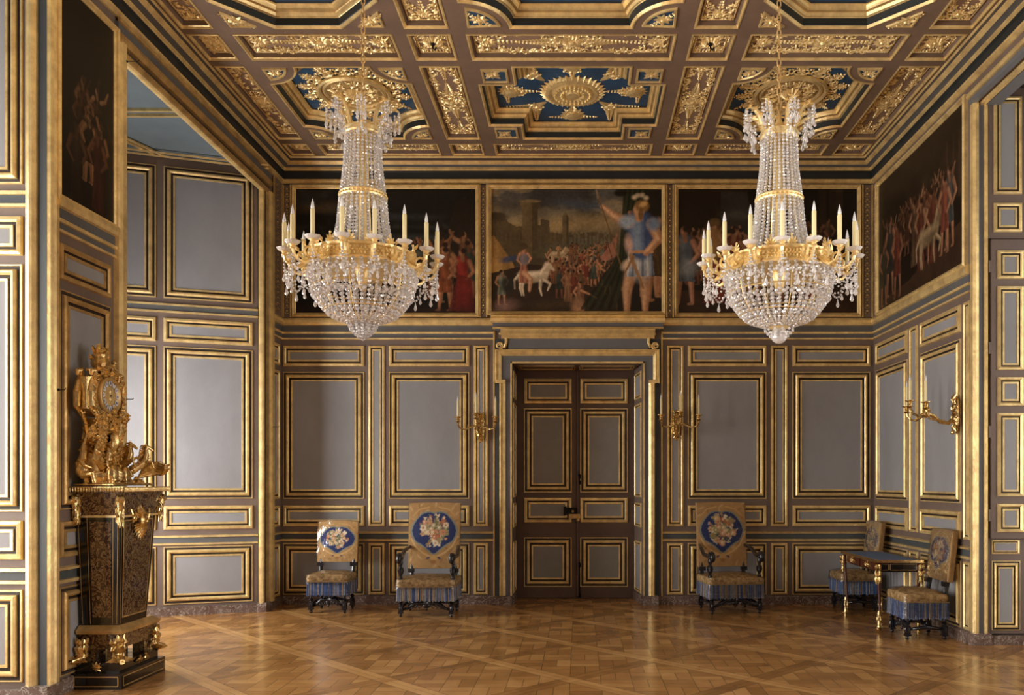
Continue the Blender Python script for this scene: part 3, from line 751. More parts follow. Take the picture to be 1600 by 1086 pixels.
# --- gilt relief vocabulary, drawn in the (u, v) plane of a ceiling panel
def leaf(mb, P, u, v, ang, L, Wd, h=.018, mi=0):
    c, s = math.cos(ang), math.sin(ang)
    def q(a, b_, hh): return P(u+c*a-s*b_, v+s*a+c*b_, hh)
    mb.add([q(0, 0, .002), q(L*.35, Wd, .0), q(L, 0, .004), q(L*.35, -Wd, .0), q(L*.45, 0, h), q(L*.8, Wd*.5, .004), q(L*.8, -Wd*.5, .004)],
           [(0, 1, 4), (1, 5, 4), (5, 2, 4), (2, 6, 4), (6, 3, 4), (3, 0, 4)], mi)
def scroll(mb, P, u, v, ang, R, flip=1, turns=1.15, mi=0, leaves=True):
    n = 13; pts = []; rad = []
    for i in range(n):
        t = i/(n-1); r = R*(1-t*.82); a = t*turns*2*PI
        x = R-r*math.cos(a)-(0)*t; y = r*math.sin(a)
        x = R*1.0-r*math.cos(a); y *= flip
        c, s = math.cos(ang), math.sin(ang)
        U, V = u+c*y*1+s*0, v
        U = u+c*(x)-s*(y); V = v+s*(x)+c*(y)
        pts.append(P(U, V, .010)); rad.append(R*(.19-.08*t))
        if leaves and i in (2, 4, 6, 8):
            la = ang+flip*(PI/2-a)+flip*(.9)
            leaf(mb, P, U, V, la, R*.85*(1-t*.4), R*.26, .018, mi)
    mb.tube(pts, rad, 4, mi)
    mb.ball(pts[-1], R*.2, 5, 4, mi)
def rosette(mb, P, u, v, R, n=8, mi=0, h=.03):
    for k in range(n):
        leaf(mb, P, u, v, 2*PI*k/n, R, R*.25, h*.8, mi)
    c = P(u, v, .008); mb.ball(c, R*.24, 6, 5, mi)
def spray(mb, P, u, v, ang, L, mi=0):     # a tapering garland
    n = max(3, int(L/.035))
    for i in range(n):
        t = i/n; r = L*.22*(1-t*.8)
        a, b_ = u+math.cos(ang)*L*t, v+math.sin(ang)*L*t
        for s in (-1, 1): leaf(mb, P, a, b_, ang+s*.8, max(.03, r*1.3), max(.011, r*.42), .016, mi)
    leaf(mb, P, u+math.cos(ang)*L*.9, v+math.sin(ang)*L*.9, ang, L*.2, .008, .012, mi)
def border(mb, P, x0, x1, y0, y1, vert, mi=0):
    Lx, Ly = x1-x0, y1-y0
    def bar(a, b_, c, d): mb.tube([P(a, b_, .006), P(c, d, .006)], .006, 4, mi)
    e = .02
    X0, X1, Y0_, Y1_ = x0+e, x1-e, y0+e, y1-e
    bar(X0, Y0_, X1, Y0_); bar(X0, Y1_, X1, Y1_); bar(X0, Y0_, X0, Y1_); bar(X1, Y0_, X1, Y1_)
    for cx, cy, a in ((X0, Y0_, PI/4), (X1, Y0_, 3*PI/4), (X1, Y1_, -3*PI/4), (X0, Y1_, -PI/4)):
        leaf(mb, P, cx, cy, a, .09, .03, .02, mi)
        for s in (-1, 1): leaf(mb, P, cx, cy, a+s*.6, .06, .018, .018, mi)
def strip_orn(mb, P, x0, x1, y0, y1, mi=0):
    Lx, Ly = x1-x0, y1-y0
    border(mb, P, x0, x1, y0, y1, Ly > Lx, mi)
    cx, cy = (x0+x1)/2, (y0+y1)/2
    long_x = Lx >= Ly; L, Wd = (Lx, Ly) if long_x else (Ly, Lx)
    def Q(a, b_, h=0): return P(cx+a, cy+b_, h) if long_x else P(cx+b_, cy+a, h)
    if L/Wd < 1.5:
        rosette(mb, Q, 0, 0, Wd*.34, 12, mi, .05)
        for k in range(4):
            a = PI/4+k*PI/2
            for fl in (-1, 1):
                scroll(mb, Q, math.cos(a)*Wd*.2, math.sin(a)*Wd*.2, a, Wd*.09, fl, 1.0, mi)
                scroll(mb, Q, math.cos(a)*Wd*.50, math.sin(a)*Wd*.50, a+PI+fl*.5, Wd*.07, fl, 1.0, mi)
            leaf(mb, Q, 0, 0, k*PI/2, Wd*.44, Wd*.08, .02, mi)
            spray(mb, Q, math.cos(k*PI/2)*Wd*.46, math.sin(k*PI/2)*Wd*.46, k*PI/2+PI/2, Wd*.3, mi); spray(mb, Q, math.cos(k*PI/2)*Wd*.46, math.sin(k*PI/2)*Wd*.46, k*PI/2-PI/2, Wd*.3, mi)
        return
    hw = Wd/2-.02; rs = random.Random(int(x0*100+y0*37))
    rosette(mb, Q, 0, 0, hw*.75, 14, mi, .03)
    for t in (-1, 1): spray(mb, Q, 0, t*hw*.5, t*PI/2, hw*.6, mi)
    for s in (-1, 1):
        F = 0 if s > 0 else PI
        spray(mb, Q, s*hw*.5, 0, F, min(L*.24, hw*2.4), mi)
        for t in (-1, 1):
            scroll(mb, Q, s*hw*.15, t*hw*.3, (PI/2)*t, hw*.34, s*t, 1.1, mi)
            scroll(mb, Q, s*hw*.55, t*hw*.2, F, hw*.34, -s*t, 1.1, mi)
            scroll(mb, Q, s*hw*1.1, t*hw*.55, F, hw*.26, s*t, 1.1, mi)
            scroll(mb, Q, s*hw*.9, t*hw*.8, PI-F, hw*.22, s*t, 1.0, mi)
        ex_ = s*(L/2-.03)                       # ends
        rosette(mb, Q, ex_-s*hw*.6, 0, hw*.55, 10, mi, .025)
        spray(mb, Q, ex_-s*hw*1.1, 0, PI-F, hw*1.2, mi)
        for t in (-1, 1):
            scroll(mb, Q, ex_, t*hw*.55, PI-F, hw*.36, s*t, 1.1, mi)
            scroll(mb, Q, ex_, t*hw*.15, PI-F, hw*.26, -s*t, 1.0, mi)
            scroll(mb, Q, ex_-s*hw*.9, t*hw*.6, PI-F, hw*.3, -s*t, 1.1, mi)
            scroll(mb, Q, ex_-s*hw*1.3, t*hw*.8, PI-F, hw*.2, s*t, 1.0, mi)
        m_ = s*L*.27                            # brackets on the long sides
        for t in (-1, 1):
            for s2 in (-1, 1):
                scroll(mb, Q, m_, t*hw, 0 if s2 > 0 else PI, hw*.26, -t*s2, 1.0, mi)
                for q in range(3):
                    leaf(mb, Q, m_+s2*hw*(.45+.35*q), t*hw*.97, (0 if s2 > 0 else PI)-t*s2*.35, hw*.5, .018, .018, mi)
            leaf(mb, Q, m_, t*hw, -t*PI/2, hw*.55, .03, .02, mi)
    n = int(L/.10)
    for i in range(n):                          # leafy border garland
        for t in (-1, 1):
            a = -L/2+.05+(L-.1)*i/n
            for q in range(2): leaf(mb, Q, a, t*(hw-.01), -t*PI/2+rs.uniform(-1.1, 1.1), rs.uniform(.045, .085), .016, .018, mi)
def corner_orn(mb, P, cx, cy, sx_, sy_, R, mi=0):   # foliage in a corner piece
    a = math.atan2(sy_, sx_)
    rosette(mb, P, cx+sx_*R*.36, cy+sy_*R*.36, R*.2, 6, mi, .02)
    for fl in (-1, 1):
        a2 = a+fl*PI/4
        scroll(mb, P, cx+sx_*R*.2, cy+sy_*R*.2, a2, R*.13, fl, 1.0, mi)
        leaf(mb, P, cx+sx_*R*.25, cy+sy_*R*.25, a2, R*.5, R*.08, .018, mi)

XG = [.945, 1.08, 1.475, 1.605, 3.03, 3.155, 3.56]
def xcell(i):          # absolute cells between the longitudinal beams
    return {'c': (CXC-XG[0], CXC+XG[0]), 'r1': (CXC+XG[1], CXC+XG[2]), 'l1': (CXC-XG[2], CXC-XG[1]),
            'r2': (CXC+XG[3], CXC+XG[4]), 'l2': (CXC-XG[4], CXC-XG[3]), 'r3': (CXC+XG[5], XR-.20), 'l3': (XL+.20, CXC-XG[5])}[i]
ALLC = ['l3', 'l2', 'l1', 'c', 'r1', 'r2', 'r3']
mb = MB(); mb.box(-6.2, 6.2, -2.7, 11, ZC+.19, ZC+.30, 0)
ceiling = mb.build('ceiling', ['plain'], kind='structure')
# rows in y : strips and bays
ROWS = [(9.83, 10.17, 's'), (8.0, 9.70, 'bayA'), (7.43, 7.89, 's'), (5.42, 7.34, 'bayB'), (4.87, 5.33, 's'), (3.10, 4.78, 'bayA'), (2.55, 3.01, 's')]
mb = MB()
for s in (-1, 1):
    for a, b_ in ((XG[0], XG[1]), (XG[2], XG[3]), (XG[4], XG[5])):
        x0, x1 = sorted((CXC+s*a, CXC+s*b_)); mb.box(x0, x1, 2.4, 10.3, ZC, ZC+.2, 0)
mb.box(XL, XL+.20, -2.6, 10.37, ZC, ZC+.2, 0); mb.box(XR-.20, XR, -2.6, 10.37, ZC, ZC+.2, 0)
tb = [(10.17, 10.37), (9.70, 9.83), (7.89, 8.0), (7.34, 7.43), (5.33, 5.42), (4.78, 4.87), (3.01, 3.10), (-2.6, 2.55)]
for a, b_ in tb: mb.box(XL, XR, a, b_, ZC+.0005, ZC+.2, 0)
mb.build('beam', ['beam'], ceiling)

SH = [(0, ZC, 0), (.0, ZC-.006, 0), (.012, ZC-.009, 0), (.020, ZC+.006, 0), (.028, ZC+.010, 0), (.030, ZC+.03, 1), (.034, ZF, 1)]
def shallow(name, x0, x1, y0, y1, orn=True, field='coffer_ground'):
    mb = MB(); ring = sweep_poly(mb, [(x0, y0), (x1, y0), (x1, y1), (x0, y1)], SH)
    fb = MB(); fb.add([(x, y, ZF) for x, y in ring], [(0, 1, 2, 3)]); p = fb.build('ceiling_panel', [field], ceiling)
    mb.build('gilt_moulding', ['gold', 'beam'], p)
    if orn:
        ob = MB(); strip_orn(ob, P3(ZF), x0+.035, x1-.035, y0+.035, y1-.035)
        ob.build('gilt_foliage', ['gold_bright'], p)
DEEP = [(0, ZC, 0), (0, ZC-.008, 0), (.014, ZC-.011, 0), (.028, ZC+.010, 0), (.034, ZC+.014, 1), (.04, ZC+.07, 1), (.045, ZC+.074, 0), (.060, ZC+.078, 0), (.072, ZC+.10, 0), (.078, ZC+.104, 2), (.095, ZC+.108, 2), (.100, ZC+.125, 0), (.112, ZC+.145, 0), (.128, ZC+.148, 0), (.132, ZC+.15, 1), (.14, ZK, 1)]
DEEP_MAT = ['gold', 'cornice_dark', 'gold_dark']
def corner_piece(shape, cx, cy, sx_, sy_, R, arr):
    """beam-level piece filling a corner of a coffer, its polygon and a recessed ornament"""
    mb = MB()
    if shape == 'square': poly = [(0, 0), (R, 0), (R, R), (0, R)]; inner = [(.07, .07), (R-.06, .07), (R-.06, R-.06), (.07, R-.06)]
    elif shape == 'quarter':
        poly = [(0, 0)]+[(R*math.cos(t*PI/2/10), R*math.sin(t*PI/2/10)) for t in range(11)]
        r2 = R-.085; inner = [(.045, .045)]+[(.0+r2*math.cos(t), .0+r2*math.sin(t)) for t in [.19+i*(PI/2-.38)/8 for i in range(9)]]
    else:
        poly = [(0, 0), (R, 0), (0, R)]; inner = [(.05, .05), (R-.18, .05), (.05, R-.18)]
    def T(p): return (cx+sx_*p[0], cy+sy_*p[1])
    poly = [T(p) for p in poly]; inner = [T(p) for p in inner]
    mb.prism(poly, ZC, ZC+.2, 0)
    base = mb.build('corner_spandrel', ['beam'], ceiling)
    mb = MB(); sweep_poly(mb, inner, [(-.016, ZC+.004, 0), (-.012, ZC-.016, 0), (.004, ZC-.018, 0), (.010, ZC-.004, 0)])
    r = offset_poly(inner, .010); mb.add([(x, y, ZC-.004) for x, y in r], [tuple(range(len(r)))], 1)
    k = {'square': .5, 'quarter': .42, 'tri': .34}[shape]
    P = P3(ZC-.004)
    ux, uy = cx+sx_*R*k*.9, cy+sy_*R*k*.9
    rosette(mb, P, ux, uy, R*.22, 8, 2, .02)
    a = math.atan2(sy_, sx_)
    if shape == 'square':
        for j in range(4): leaf(mb, P, ux, uy, a+j*PI/2, R*.3, R*.09, .016, 2)
    else:
        for d in (PI/2, -PI/2):
            spray(mb, P, ux, uy, a+d, R*.36, 2)
        for d in (PI/2, -PI/2): leaf(mb, P, ux, uy, a+PI+d*.5, R*.25, R*.06, .016, 2)
    mb.build('gilt_foliage', ['gold', arr, 'gold_bright'], base)
def coffer(shape, x0, x1, y0, y1, R, centre, arr='coffer_blue'):
    if shape == 'square':
        pts = []
        for (cx, cy, sx_, sy_) in ((x0, y0, 1, 1), (x1, y0, -1, 1), (x1, y1, -1, -1), (x0, y1, 1, -1)):
            c = [(cx, cy+sy_*R), (cx+sx_*R, cy+sy_*R), (cx+sx_*R, cy)]
            if sx_*sy_ < 0: c = c[::-1]
            pts += c
    elif shape == 'quarter':
        pts = []
        for (cx, cy, sx_, sy_) in ((x0, y0, 1, 1), (x1, y0, -1, 1), (x1, y1, -1, -1), (x0, y1, 1, -1)):
            c = [(cx+sx_*R*math.sin(t*PI/2/10), cy+sy_*R*math.cos(t*PI/2/10)) for t in range(11)]
            if sx_*sy_ < 0: c = c[::-1]
            pts += c
    else:
        pts = [(x0, y0+R), (x0+R, y0), (x1-R, y0), (x1, y0+R), (x1, y1-R), (x1-R, y1), (x0+R, y1), (x0, y1-R)]
    kind = {'square': 'square', 'quarter': 'quarter', 'oct': 'tri'}[shape]
    for (cx, cy, sx_, sy_) in ((x0, y0, 1, 1), (x1, y0, -1, 1), (x1, y1, -1, -1), (x0, y1, 1, -1)):
        corner_piece(kind, cx, cy, sx_, sy_, R, arr)
    mb = MB(); ring = sweep_poly(mb, pts, DEEP)
    fb = MB(); fb.box(x0+.02, x1-.02, y0+.02, y1-.02, ZK, ZK+.03, 0)
    p = fb.build('coffer_field', ['coffer_blue'], ceiling)
    mb.build('gilt_moulding', DEEP_MAT, p)
    ob = MB(); P = P3(ZK); cx, cy = (x0+x1)/2, (y0+y1)/2
    if centre == 'boss':
        prof = [(.31, 0), (.30, .03), (.26, .045), (.22, .03), (.18, .05), (.12, .055), (.08, .03), (.07, .06), (.0, .07)]
        ob.lathe([(r, ZK-h) for r, h in prof], (cx, cy, 0), 40, 0)
        for k in range(32):
            leaf(ob, P, cx+.24*math.cos(k*PI/16), cy+.24*math.sin(k*PI/16), k*PI/16, .12, .022, .045, 0)
        for rr_, n in ((.19, 26), (.12, 18)):
            for k in range(n):
                a = 2*PI*k/n; ob.ball(P(cx+rr_*math.cos(a), cy+rr_*math.sin(a), .055), .016, 4, 3, 0)
        hx, hy = (x1-x0)/2-.16, (y1-y0)/2-.16
        for a, d in ((0, hx), (PI, hx), (PI/2, hy), (-PI/2, hy)):
            c, s = math.cos(a), math.sin(a)
            ux, uy = cx+c*(d-.13), cy+s*(d-.13)
            ob.lathe([(.085, ZK), (.08, ZK-.03), (.05, ZK-.045), (.0, ZK-.05)], (ux, uy, 0), 12, 0)
            spray(ob, P, ux, uy, a+PI, .30, 0); rosette(ob, P, ux, uy, .15, 14, 0, .03)
            for fl in (-1, 1): spray(ob, P, ux+c*.05, uy+s*.05, a+fl*PI/2, .26, 0)
            for fl in (-1, 1):
                scroll(ob, P, ux-c*.02, uy-s*.02, a+fl*PI/2, .05, -fl, 1.1, 0)
                scroll(ob, P, ux-c*.10, uy-s*.10, a+fl*PI/2, .045, fl, 1.1, 0)
        for sx_ in (-1, 1):
            for sy_ in (-1, 1):
                qx, qy = cx+sx_*(hx-R+.02), cy+sy_*(hy-R+.06)
                for a in (0 if sx_ > 0 else PI, PI/2*sy_):
                    spray(ob, P, qx-sx_*.03, qy-sy_*.03, a, .34, 0)
                    scroll(ob, P, qx-sx_*.06, qy-sy_*.06, a, .05, sx_*sy_, 1.1, 0); scroll(ob, P, qx-sx_*.06, qy-sy_*.06, a, .05, -sx_*sy_, 1.1, 0)
                leaf(ob, P, qx-sx_*.02, qy-sy_*.02, math.atan2(-sy_, -sx_), .2, .05, .02, 0)
    else:
        for r1, hh in ((.365, .05), (.31, .03), (.20, .02)):
            ring_ = [(cx+r1*math.cos(k*PI/20), cy+r1*math.sin(k*PI/20), ZK-hh*.6) for k in range(40)]
            ob.tube(ring_, .022 if r1 > .3 else .01, 6, 0, closed=True)
        ob.lathe([(.36, ZK), (.36, ZK-.02), (.0, ZK-.022)], (cx, cy, 0), 40, 1)
        rosette(ob, P3(ZK-.02), cx, cy, .13, 12, 0, .07)
        for k in range(12):
            a = k*PI/6; scroll(ob, P3(ZK-.02), cx+.14*math.cos(a), cy+.14*math.sin(a), a, .055, 1 if k % 2 else -1, 1.1, 0)
            leaf(ob, P3(ZK-.02), cx+.12*math.cos(a+.26), cy+.12*math.sin(a+.26), a+.26, .17, .03, .03, 0)
        for k in range(14):
            a = (k+.5)*2*PI/14; e = 1 if k % 2 else 0
            ux, uy = cx+.39*math.cos(a), cy+.39*math.sin(a)
            spray(ob, P, ux, uy, a, .20+.07*e, 0)
            for fl in (-1, 1):
                scroll(ob, P, ux, uy, a+fl*.55, .062, fl, 1.1, 0)
                scroll(ob, P, ux+.1*math.cos(a), uy+.1*math.sin(a), a+fl*.8, .042, -fl, 1.0, 0)
        for sx_ in (-1, 1):
            for sy_ in (-1, 1):
                a = math.atan2(sy_*.8, sx_); ux, uy = cx+.48*math.cos(a), cy+.48*math.sin(a)
    ob.build('gilt_foliage', ['gold_bright', 'gold_dark'], p)
for y0, y1, kind in ROWS:
    for cname in ALLC:
        x0, x1 = xcell(cname)
        if kind == 's' or cname[-1] in '13': shallow(cname, x0, x1, y0, y1)
        elif kind == 'bayA':
            if cname == 'c': coffer('square', x0, x1, y0, y1, .36, 'boss')
            else: coffer('quarter', x0, x1, y0, y1, .34, 'ring')
        else:
            if cname == 'c': coffer('quarter', x0, x1, y0, y1, .40, 'ring')
            else: coffer('oct', x0, x1, y0, y1, .42, 'ring')
# little iron hooks in the square panels
for i, (x, y) in enumerate(((CXC-1.277, 7.66), (CXC+1.277, 7.66))):
    mb = MB(); mb.tube([(x, y, ZF), (x, y, ZF-.06), (x+.02, y-.01, ZF-.085), (x+.035, y-.015, ZF-.06)], .008, 6, 0); mb.ball((x, y, ZF-.02), .025, 6, 5, 0)
    tag(mb.build('ceiling_hook', ['black_iron'], smooth=True), 'small dark hook in the square ceiling panel at the %s of the central row' % ('left' if i == 0 else 'right'), 'hook')
# ================================================================== PAINTED CANVASES
class Cv:
    """a small raster painter; x to the right 0..A, y up 0..1"""
    def __init__(s, w, h, A, col):
        s.w, s.h, s.A = w, h, A
        s.a = np.empty((h, w, 3)); s.a[:] = np.array(hexc(col))
        s.X, s.Y = np.meshgrid(np.linspace(0, A, w), np.linspace(0, 1, h))
    def mix(s, mask, col, alpha=1.0):
        c = np.array(hexc(col) if isinstance(col, str) else col); m_ = np.clip(mask*alpha, 0, 1)[..., None]
        s.a = s.a*(1-m_)+c*m_
    def blob(s, cx, cy, rx, ry, col, rot=0, soft=.25, alpha=1.0):
        c, q = math.cos(rot), math.sin(rot); dx, dy = s.X-cx, s.Y-cy
        d = np.sqrt(((dx*c+dy*q)/rx)**2+((-dx*q+dy*c)/ry)**2)
        s.mix(np.clip((1+soft-d)/(2*soft), 0, 1), col, alpha)
    def poly(s, pts, col, alpha=1.0):
        ins = np.zeros(s.X.shape, bool); n = len(pts)
        for i in range(n):
            (x0, y0), (x1, y1) = pts[i], pts[(i+1) % n]
            if y0 == y1: continue
            c = ((s.Y >= min(y0, y1)) & (s.Y < max(y0, y1))); xi = x0+(s.Y-y0)*(x1-x0)/(y1-y0)
            ins ^= c & (s.X < xi)
        s.mix(ins.astype(float), col, alpha)
    def stroke(s, x0, y0, x1, y1, r0, r1, col, alpha=1.0, soft=.25):
        dx, dy = x1-x0, y1-y0; L2 = dx*dx+dy*dy+1e-12
        t = np.clip(((s.X-x0)*dx+(s.Y-y0)*dy)/L2, 0, 1)
        d = np.hypot(s.X-x0-t*dx, s.Y-y0-t*dy)/(r0+(r1-r0)*t)
        s.mix(np.clip((1+soft-d)/(2*soft), 0, 1), col, alpha)
    def grad(s, y0, y1, col, alpha=1.0):
        s.mix(np.clip((s.Y-y0)/(y1-y0), 0, 1), col, alpha)
    def noise(s, f, amt, seed=0, octv=4, xs=1.0):
        rs = np.random.RandomState(seed); tot = np.zeros(s.X.shape); a = 1.0
        for o in range(octv):
            g = rs.rand(int(f)+3, int(f*s.A*xs)+3); xx = s.X*f*xs; yy = s.Y*f
            xi, yi = np.clip(xx.astype(int), 0, g.shape[1]-2), np.clip(yy.astype(int), 0, g.shape[0]-2)
            fx, fy = xx-xi, yy-yi; fx = np.clip(fx, 0, 1); fy = np.clip(fy, 0, 1); fx = fx*fx*(3-2*fx); fy = fy*fy*(3-2*fy)
            tot += a*((g[yi, xi]*(1-fx)+g[yi, xi+1]*fx)*(1-fy)+(g[yi+1, xi]*(1-fx)+g[yi+1, xi+1]*fx)*fy-.5); a *= .6; f *= 2
        s.a *= np.clip(1+amt*tot[..., None], .1, 3)
        return tot
    def clouds(s, f, seed, col, y0, alpha=.6, thr=.1, xs=.4):
        keep = s.a.copy(); t = s.noise(f, 0, seed, 5, xs); s.a = keep
        s.mix(np.clip((t-thr)*4, 0, 1)*np.clip((s.Y-y0)*6, 0, 1), col, alpha)
    def limb(s, pts, r0, r1, col, hi):
        n = len(pts)-1
        for i in range(n):
            a = r0+(r1-r0)*i/n; b_ = r0+(r1-r0)*(i+1)/n
            s.stroke(*pts[i], *pts[i+1], a, b_, col)
        for i in range(n):
            a = (r0+(r1-r0)*i/n)*.45; b_ = (r0+(r1-r0)*(i+1)/n)*.45
            s.stroke(pts[i][0]-a*.6, pts[i][1]+a*.3, pts[i+1][0]-b_*.6, pts[i+1][1]+b_*.3, a, b_, hi, .7, .6)
    def person(s, x, y, h, cloth, skin='a9764f', face=1, arm=None, legs=True, hair='2a1a12', dark=1.0):
        """standing figure, feet at (x,y), height h"""
        def sh(c, k): return tuple(v*k*dark for v in hexc(c))
        sk, skh, cl, clh, cd = sh(skin, 1), sh(skin, 1.7), sh(cloth, 1), sh(cloth, 1.9), sh(cloth, .4)
        if legs:
            for d in (-1, 1):
                s.limb([(x+d*h*.05, y+h*.45), (x+d*h*.075, y+h*.25), (x+d*h*.09, y)], h*.05, h*.022, sk, skh)
                s.stroke(x+d*h*.09, y, x+d*h*.09+face*h*.05, y-h*.01, h*.02, h*.014, sk)
        s.poly([(x-h*.12, y+h*(.28 if legs else .0)), (x+h*.13, y+h*(.27 if legs else 0)), (x+h*.08, y+h*.55), (x-h*.08, y+h*.55)], cl)
        s.limb([(x, y+h*.52), (x+face*h*.01, y+h*.78)], h*.085, h*.10, cl, clh)
        for q in range(4):
            s.stroke(x+(q-1.5)*h*.05, y+h*.5, x+(q-1.5)*h*.07, y+h*(.30 if legs else .03), h*.008, h*.012, cd if q % 2 else clh, .6)
        a = arm or [(x-face*h*.1, y+h*.78), (x-face*h*.17, y+h*.62), (x-face*h*.06, y+h*.5)]
        s.limb(a, h*.04, h*.022, sk, skh)
        s.limb([(x+face*h*.1, y+h*.78), (x+face*h*.19, y+h*.66), (x+face*h*.12, y+h*.54)], h*.04, h*.022, sk, skh)
        s.stroke(x, y+h*.8, x+face*h*.01, y+h*.88, h*.032, h*.03, sk)
        s.blob(x+face*h*.015, y+h*.915, h*.045, h*.058, sk); s.blob(x+face*h*.03, y+h*.92, h*.022, h*.035, skh, alpha=.7, soft=.5)
        s.blob(x-face*h*.015, y+h*.945, h*.048, h*.042, hair)
    def horse(s, x, y, h, col, hi, d=1):
        """feet at y, facing d"""
        s.blob(x, y+h*.55, h*.36, h*.17, col, rot=.08*d); s.blob(x-d*h*.28, y+h*.56, h*.17, h*.19, col); s.blob(x+d*h*.26, y+h*.58, h*.16, h*.18, col)
        s.stroke(x+d*h*.3, y+h*.62, x+d*h*.46, y+h*.88, h*.13, h*.075, col)
        s.stroke(x+d*h*.46, y+h*.9, x+d*h*.60, y+h*.76, h*.07, h*.035, col); s.stroke(x+d*h*.44, y+h*.95, x+d*h*.43, y+h*1.0, h*.02, h*.008, col)
        for px, k in ((.30, 1), (.22, 0), (-.30, 0), (-.36, 1)):
            if px > 0 and k: s.limb([(x+d*h*px, y+h*.48), (x+d*h*(px+.2), y+h*.34), (x+d*h*(px+.12), y+h*.15)], h*.06, h*.02, col, hi)
            else: s.limb([(x+d*h*px, y+h*.45), (x+d*h*(px-.02), y+h*.22), (x+d*h*(px+.03), y)], h*.06, h*.02, col, hi)
        s.blob(x, y+h*.64, h*.3, h*.06, hi, alpha=.6, soft=.8); s.blob(x-d*h*.3, y+h*.63, h*.1, h*.1, hi, alpha=.5, soft=.8)
        s.stroke(x+d*h*.38, y+h*.94, x+d*h*.22, y+h*.66, h*.05, h*.03, hi, .6, .6)
        s.limb([(x-d*h*.42, y+h*.6), (x-d*h*.56, y+h*.45), (x-d*h*.54, y+h*.2)], h*.05, h*.02, col, hi)
    def varnish(s, col, k, sat=.8):
        g = s.a.mean(axis=2, keepdims=True); s.a = g+(s.a-g)*sat; s.a = s.a*(1-k)+s.a*np.array(hexc(col))*k*2.2
    def mesh(s, name, matn, Pf, parent):
        """Pf(i,j) -> 3-D point for column i, row j"""
        w_, h_ = s.w, s.h
        vs_ = [Pf(i/(w_-1), j/(h_-1)) for j in range(h_) for i in range(w_)]
        fs = [(j*w_+i, j*w_+i+1, (j+1)*w_+i+1, (j+1)*w_+i) for j in range(h_-1) for i in range(w_-1)]
        me = bpy.data.meshes.new(name); me.from_pydata(vs_, [], fs); me.materials.append(M[matn])
        at = me.color_attributes.new('paint', 'FLOAT_COLOR', 'POINT')
        cc = np.ones((w_*h_, 4)); cc[:, :3] = np.clip(s.a.reshape(-1, 3), 0, 1); at.data.foreach_set('color', cc.ravel())
        me.polygons.foreach_set('use_smooth', [True]*len(fs)); me.update()
        o = bpy.data.objects.new(name, me); C.objects.link(o)
        if parent is not None: o.parent = parent
        return o
def crowd(c, x0, x1, y0, y1, n, h0, h1, cols, seed, dark=1.0, legs=True):
    rs = random.Random(seed)
    L = sorted([(rs.uniform(y0, y1), rs.uniform(x0, x1)) for _ in range(n)], reverse=True)
    for y, x in L:
        t = (y1-y)/(y1-y0+1e-6); h = h0+(h1-h0)*t
        f = rs.choice((-1, 1)); arm = None
        if rs.random() < .5: arm = [(x-f*h*.1, y+h*.78), (x-f*h*.22, y+h*.85), (x-f*h*.3, y+h*1.02)]
        c.person(x, y, h, rs.choice(cols), rs.choice(('8f6242', 'a67a55', '744a30')), f, arm, legs=legs and rs.random() < .7, dark=dark*rs.uniform(.7, 1.1))
def framed(label, W, a0, a1, z0, z1, cv, fr, group='paintings of the frieze', bottom=False):
    ac = (a0+a1)/2; base = W.P(ac, z0, 0)
    t = empty('painting', base, 0, label, 'painting')
    bl = lambda p: (p[0]-base[0], p[1]-base[1], p[2]-base[2])
    mb = MB()
    prof = [((0, 0), 0), ((0, .035), 0), ((fr*.3, .05), 0), ((fr*.6, .042), 0), ((fr*.75, .028), 0), ((fr, .018), 0), ((fr, .008), 0)]
    sweep_rect(mb, W, a0-fr, a1+fr, z0-(fr if bottom else 0.012), z1+fr, prof)
    mb.v = [bl(p) for p in mb.v]; mb.build('frame', ['gold'], t)
    o = cv.mesh('canvas', 'oil_paint', lambda i, j: bl(W.P(a0+(a1-a0)*i, z0+(z1-z0)*j, .010)), t)
    return t

# --- left: dark shore scene, red-robed group at the right
c = Cv(250, 170, 1.41, '0d0c0d')
c.grad(.55, .9, '1a1d1f', .8); c.blob(.20, .86, .16, .035, '6d5c40', .08, .8, .6); c.blob(.33, .84, .12, .03, '5b5347', 0, .8, .5)
c.clouds(5, 3, '3a4147', .45, .55, .05, .35); c.blob(.95, .55, .30, .015, '53625f', .03, .9, .55); c.blob(.9, .62, .25, .02, '3b4a4c', .02, .9, .5); c.blob(.83, .78, .22, .02, '39454c', 0, .9, .5)
c.poly([(0, .0), (0, .62), (.14, .75), (.24, .6), (.30, .8), (.36, .55), (.45, .45), (.48, 0)], '0b0a09', .8)
c.blob(.28, .52, .07, .10, '3a2018', 0, .7, .6); c.blob(.55, .47, .3, .06, '2d2a24', 0, .7, .6)
c.poly([(1.1, .45), (1.13, .80), (1.18, .62), (1.25, .9), (1.33, .95), (1.41, .8), (1.41, .3), (1.1, .3)], '241d19')
for i in range(7): c.person(.70+i*.055, .50+.01*(i % 3), .10, '5a3426', dark=.6, legs=False)
c.blob(.85, .49, .22, .025, '7a8178', 0, .6, .5)
crowd(c, 1.05, 1.38, .10, .34, 9, .34, .48, ['5d2a18', '3b3a24', '7a2117', '2f3c35', '6b4a2a'], 4, .75)
c.person(1.17, .05, .50, '8e4b22', 'a9764f', -1, dark=.8); c.person(1.31, .04, .50, '8f1d14', '9c6a48', -1, legs=False, dark=.85)
c.poly([(1.2, .04), (1.41, .02), (1.38, .30), (1.27, .33)], '6f1611', .8)
c.blob(.7, .03, .8, .05, '2b1510', 0, .6, .8); c.blob(.55, .25, .3, .12, '171512', 0, .8, .6); c.varnish('9a7a50', .4, .85); c.noise(9, .5, 2); c.noise(50, .25, 3)
framed('wide dark painting with a red-robed group at its right edge, left back wall', WB, bx(463), bx(743), ZP0, ZP1, c, .05)
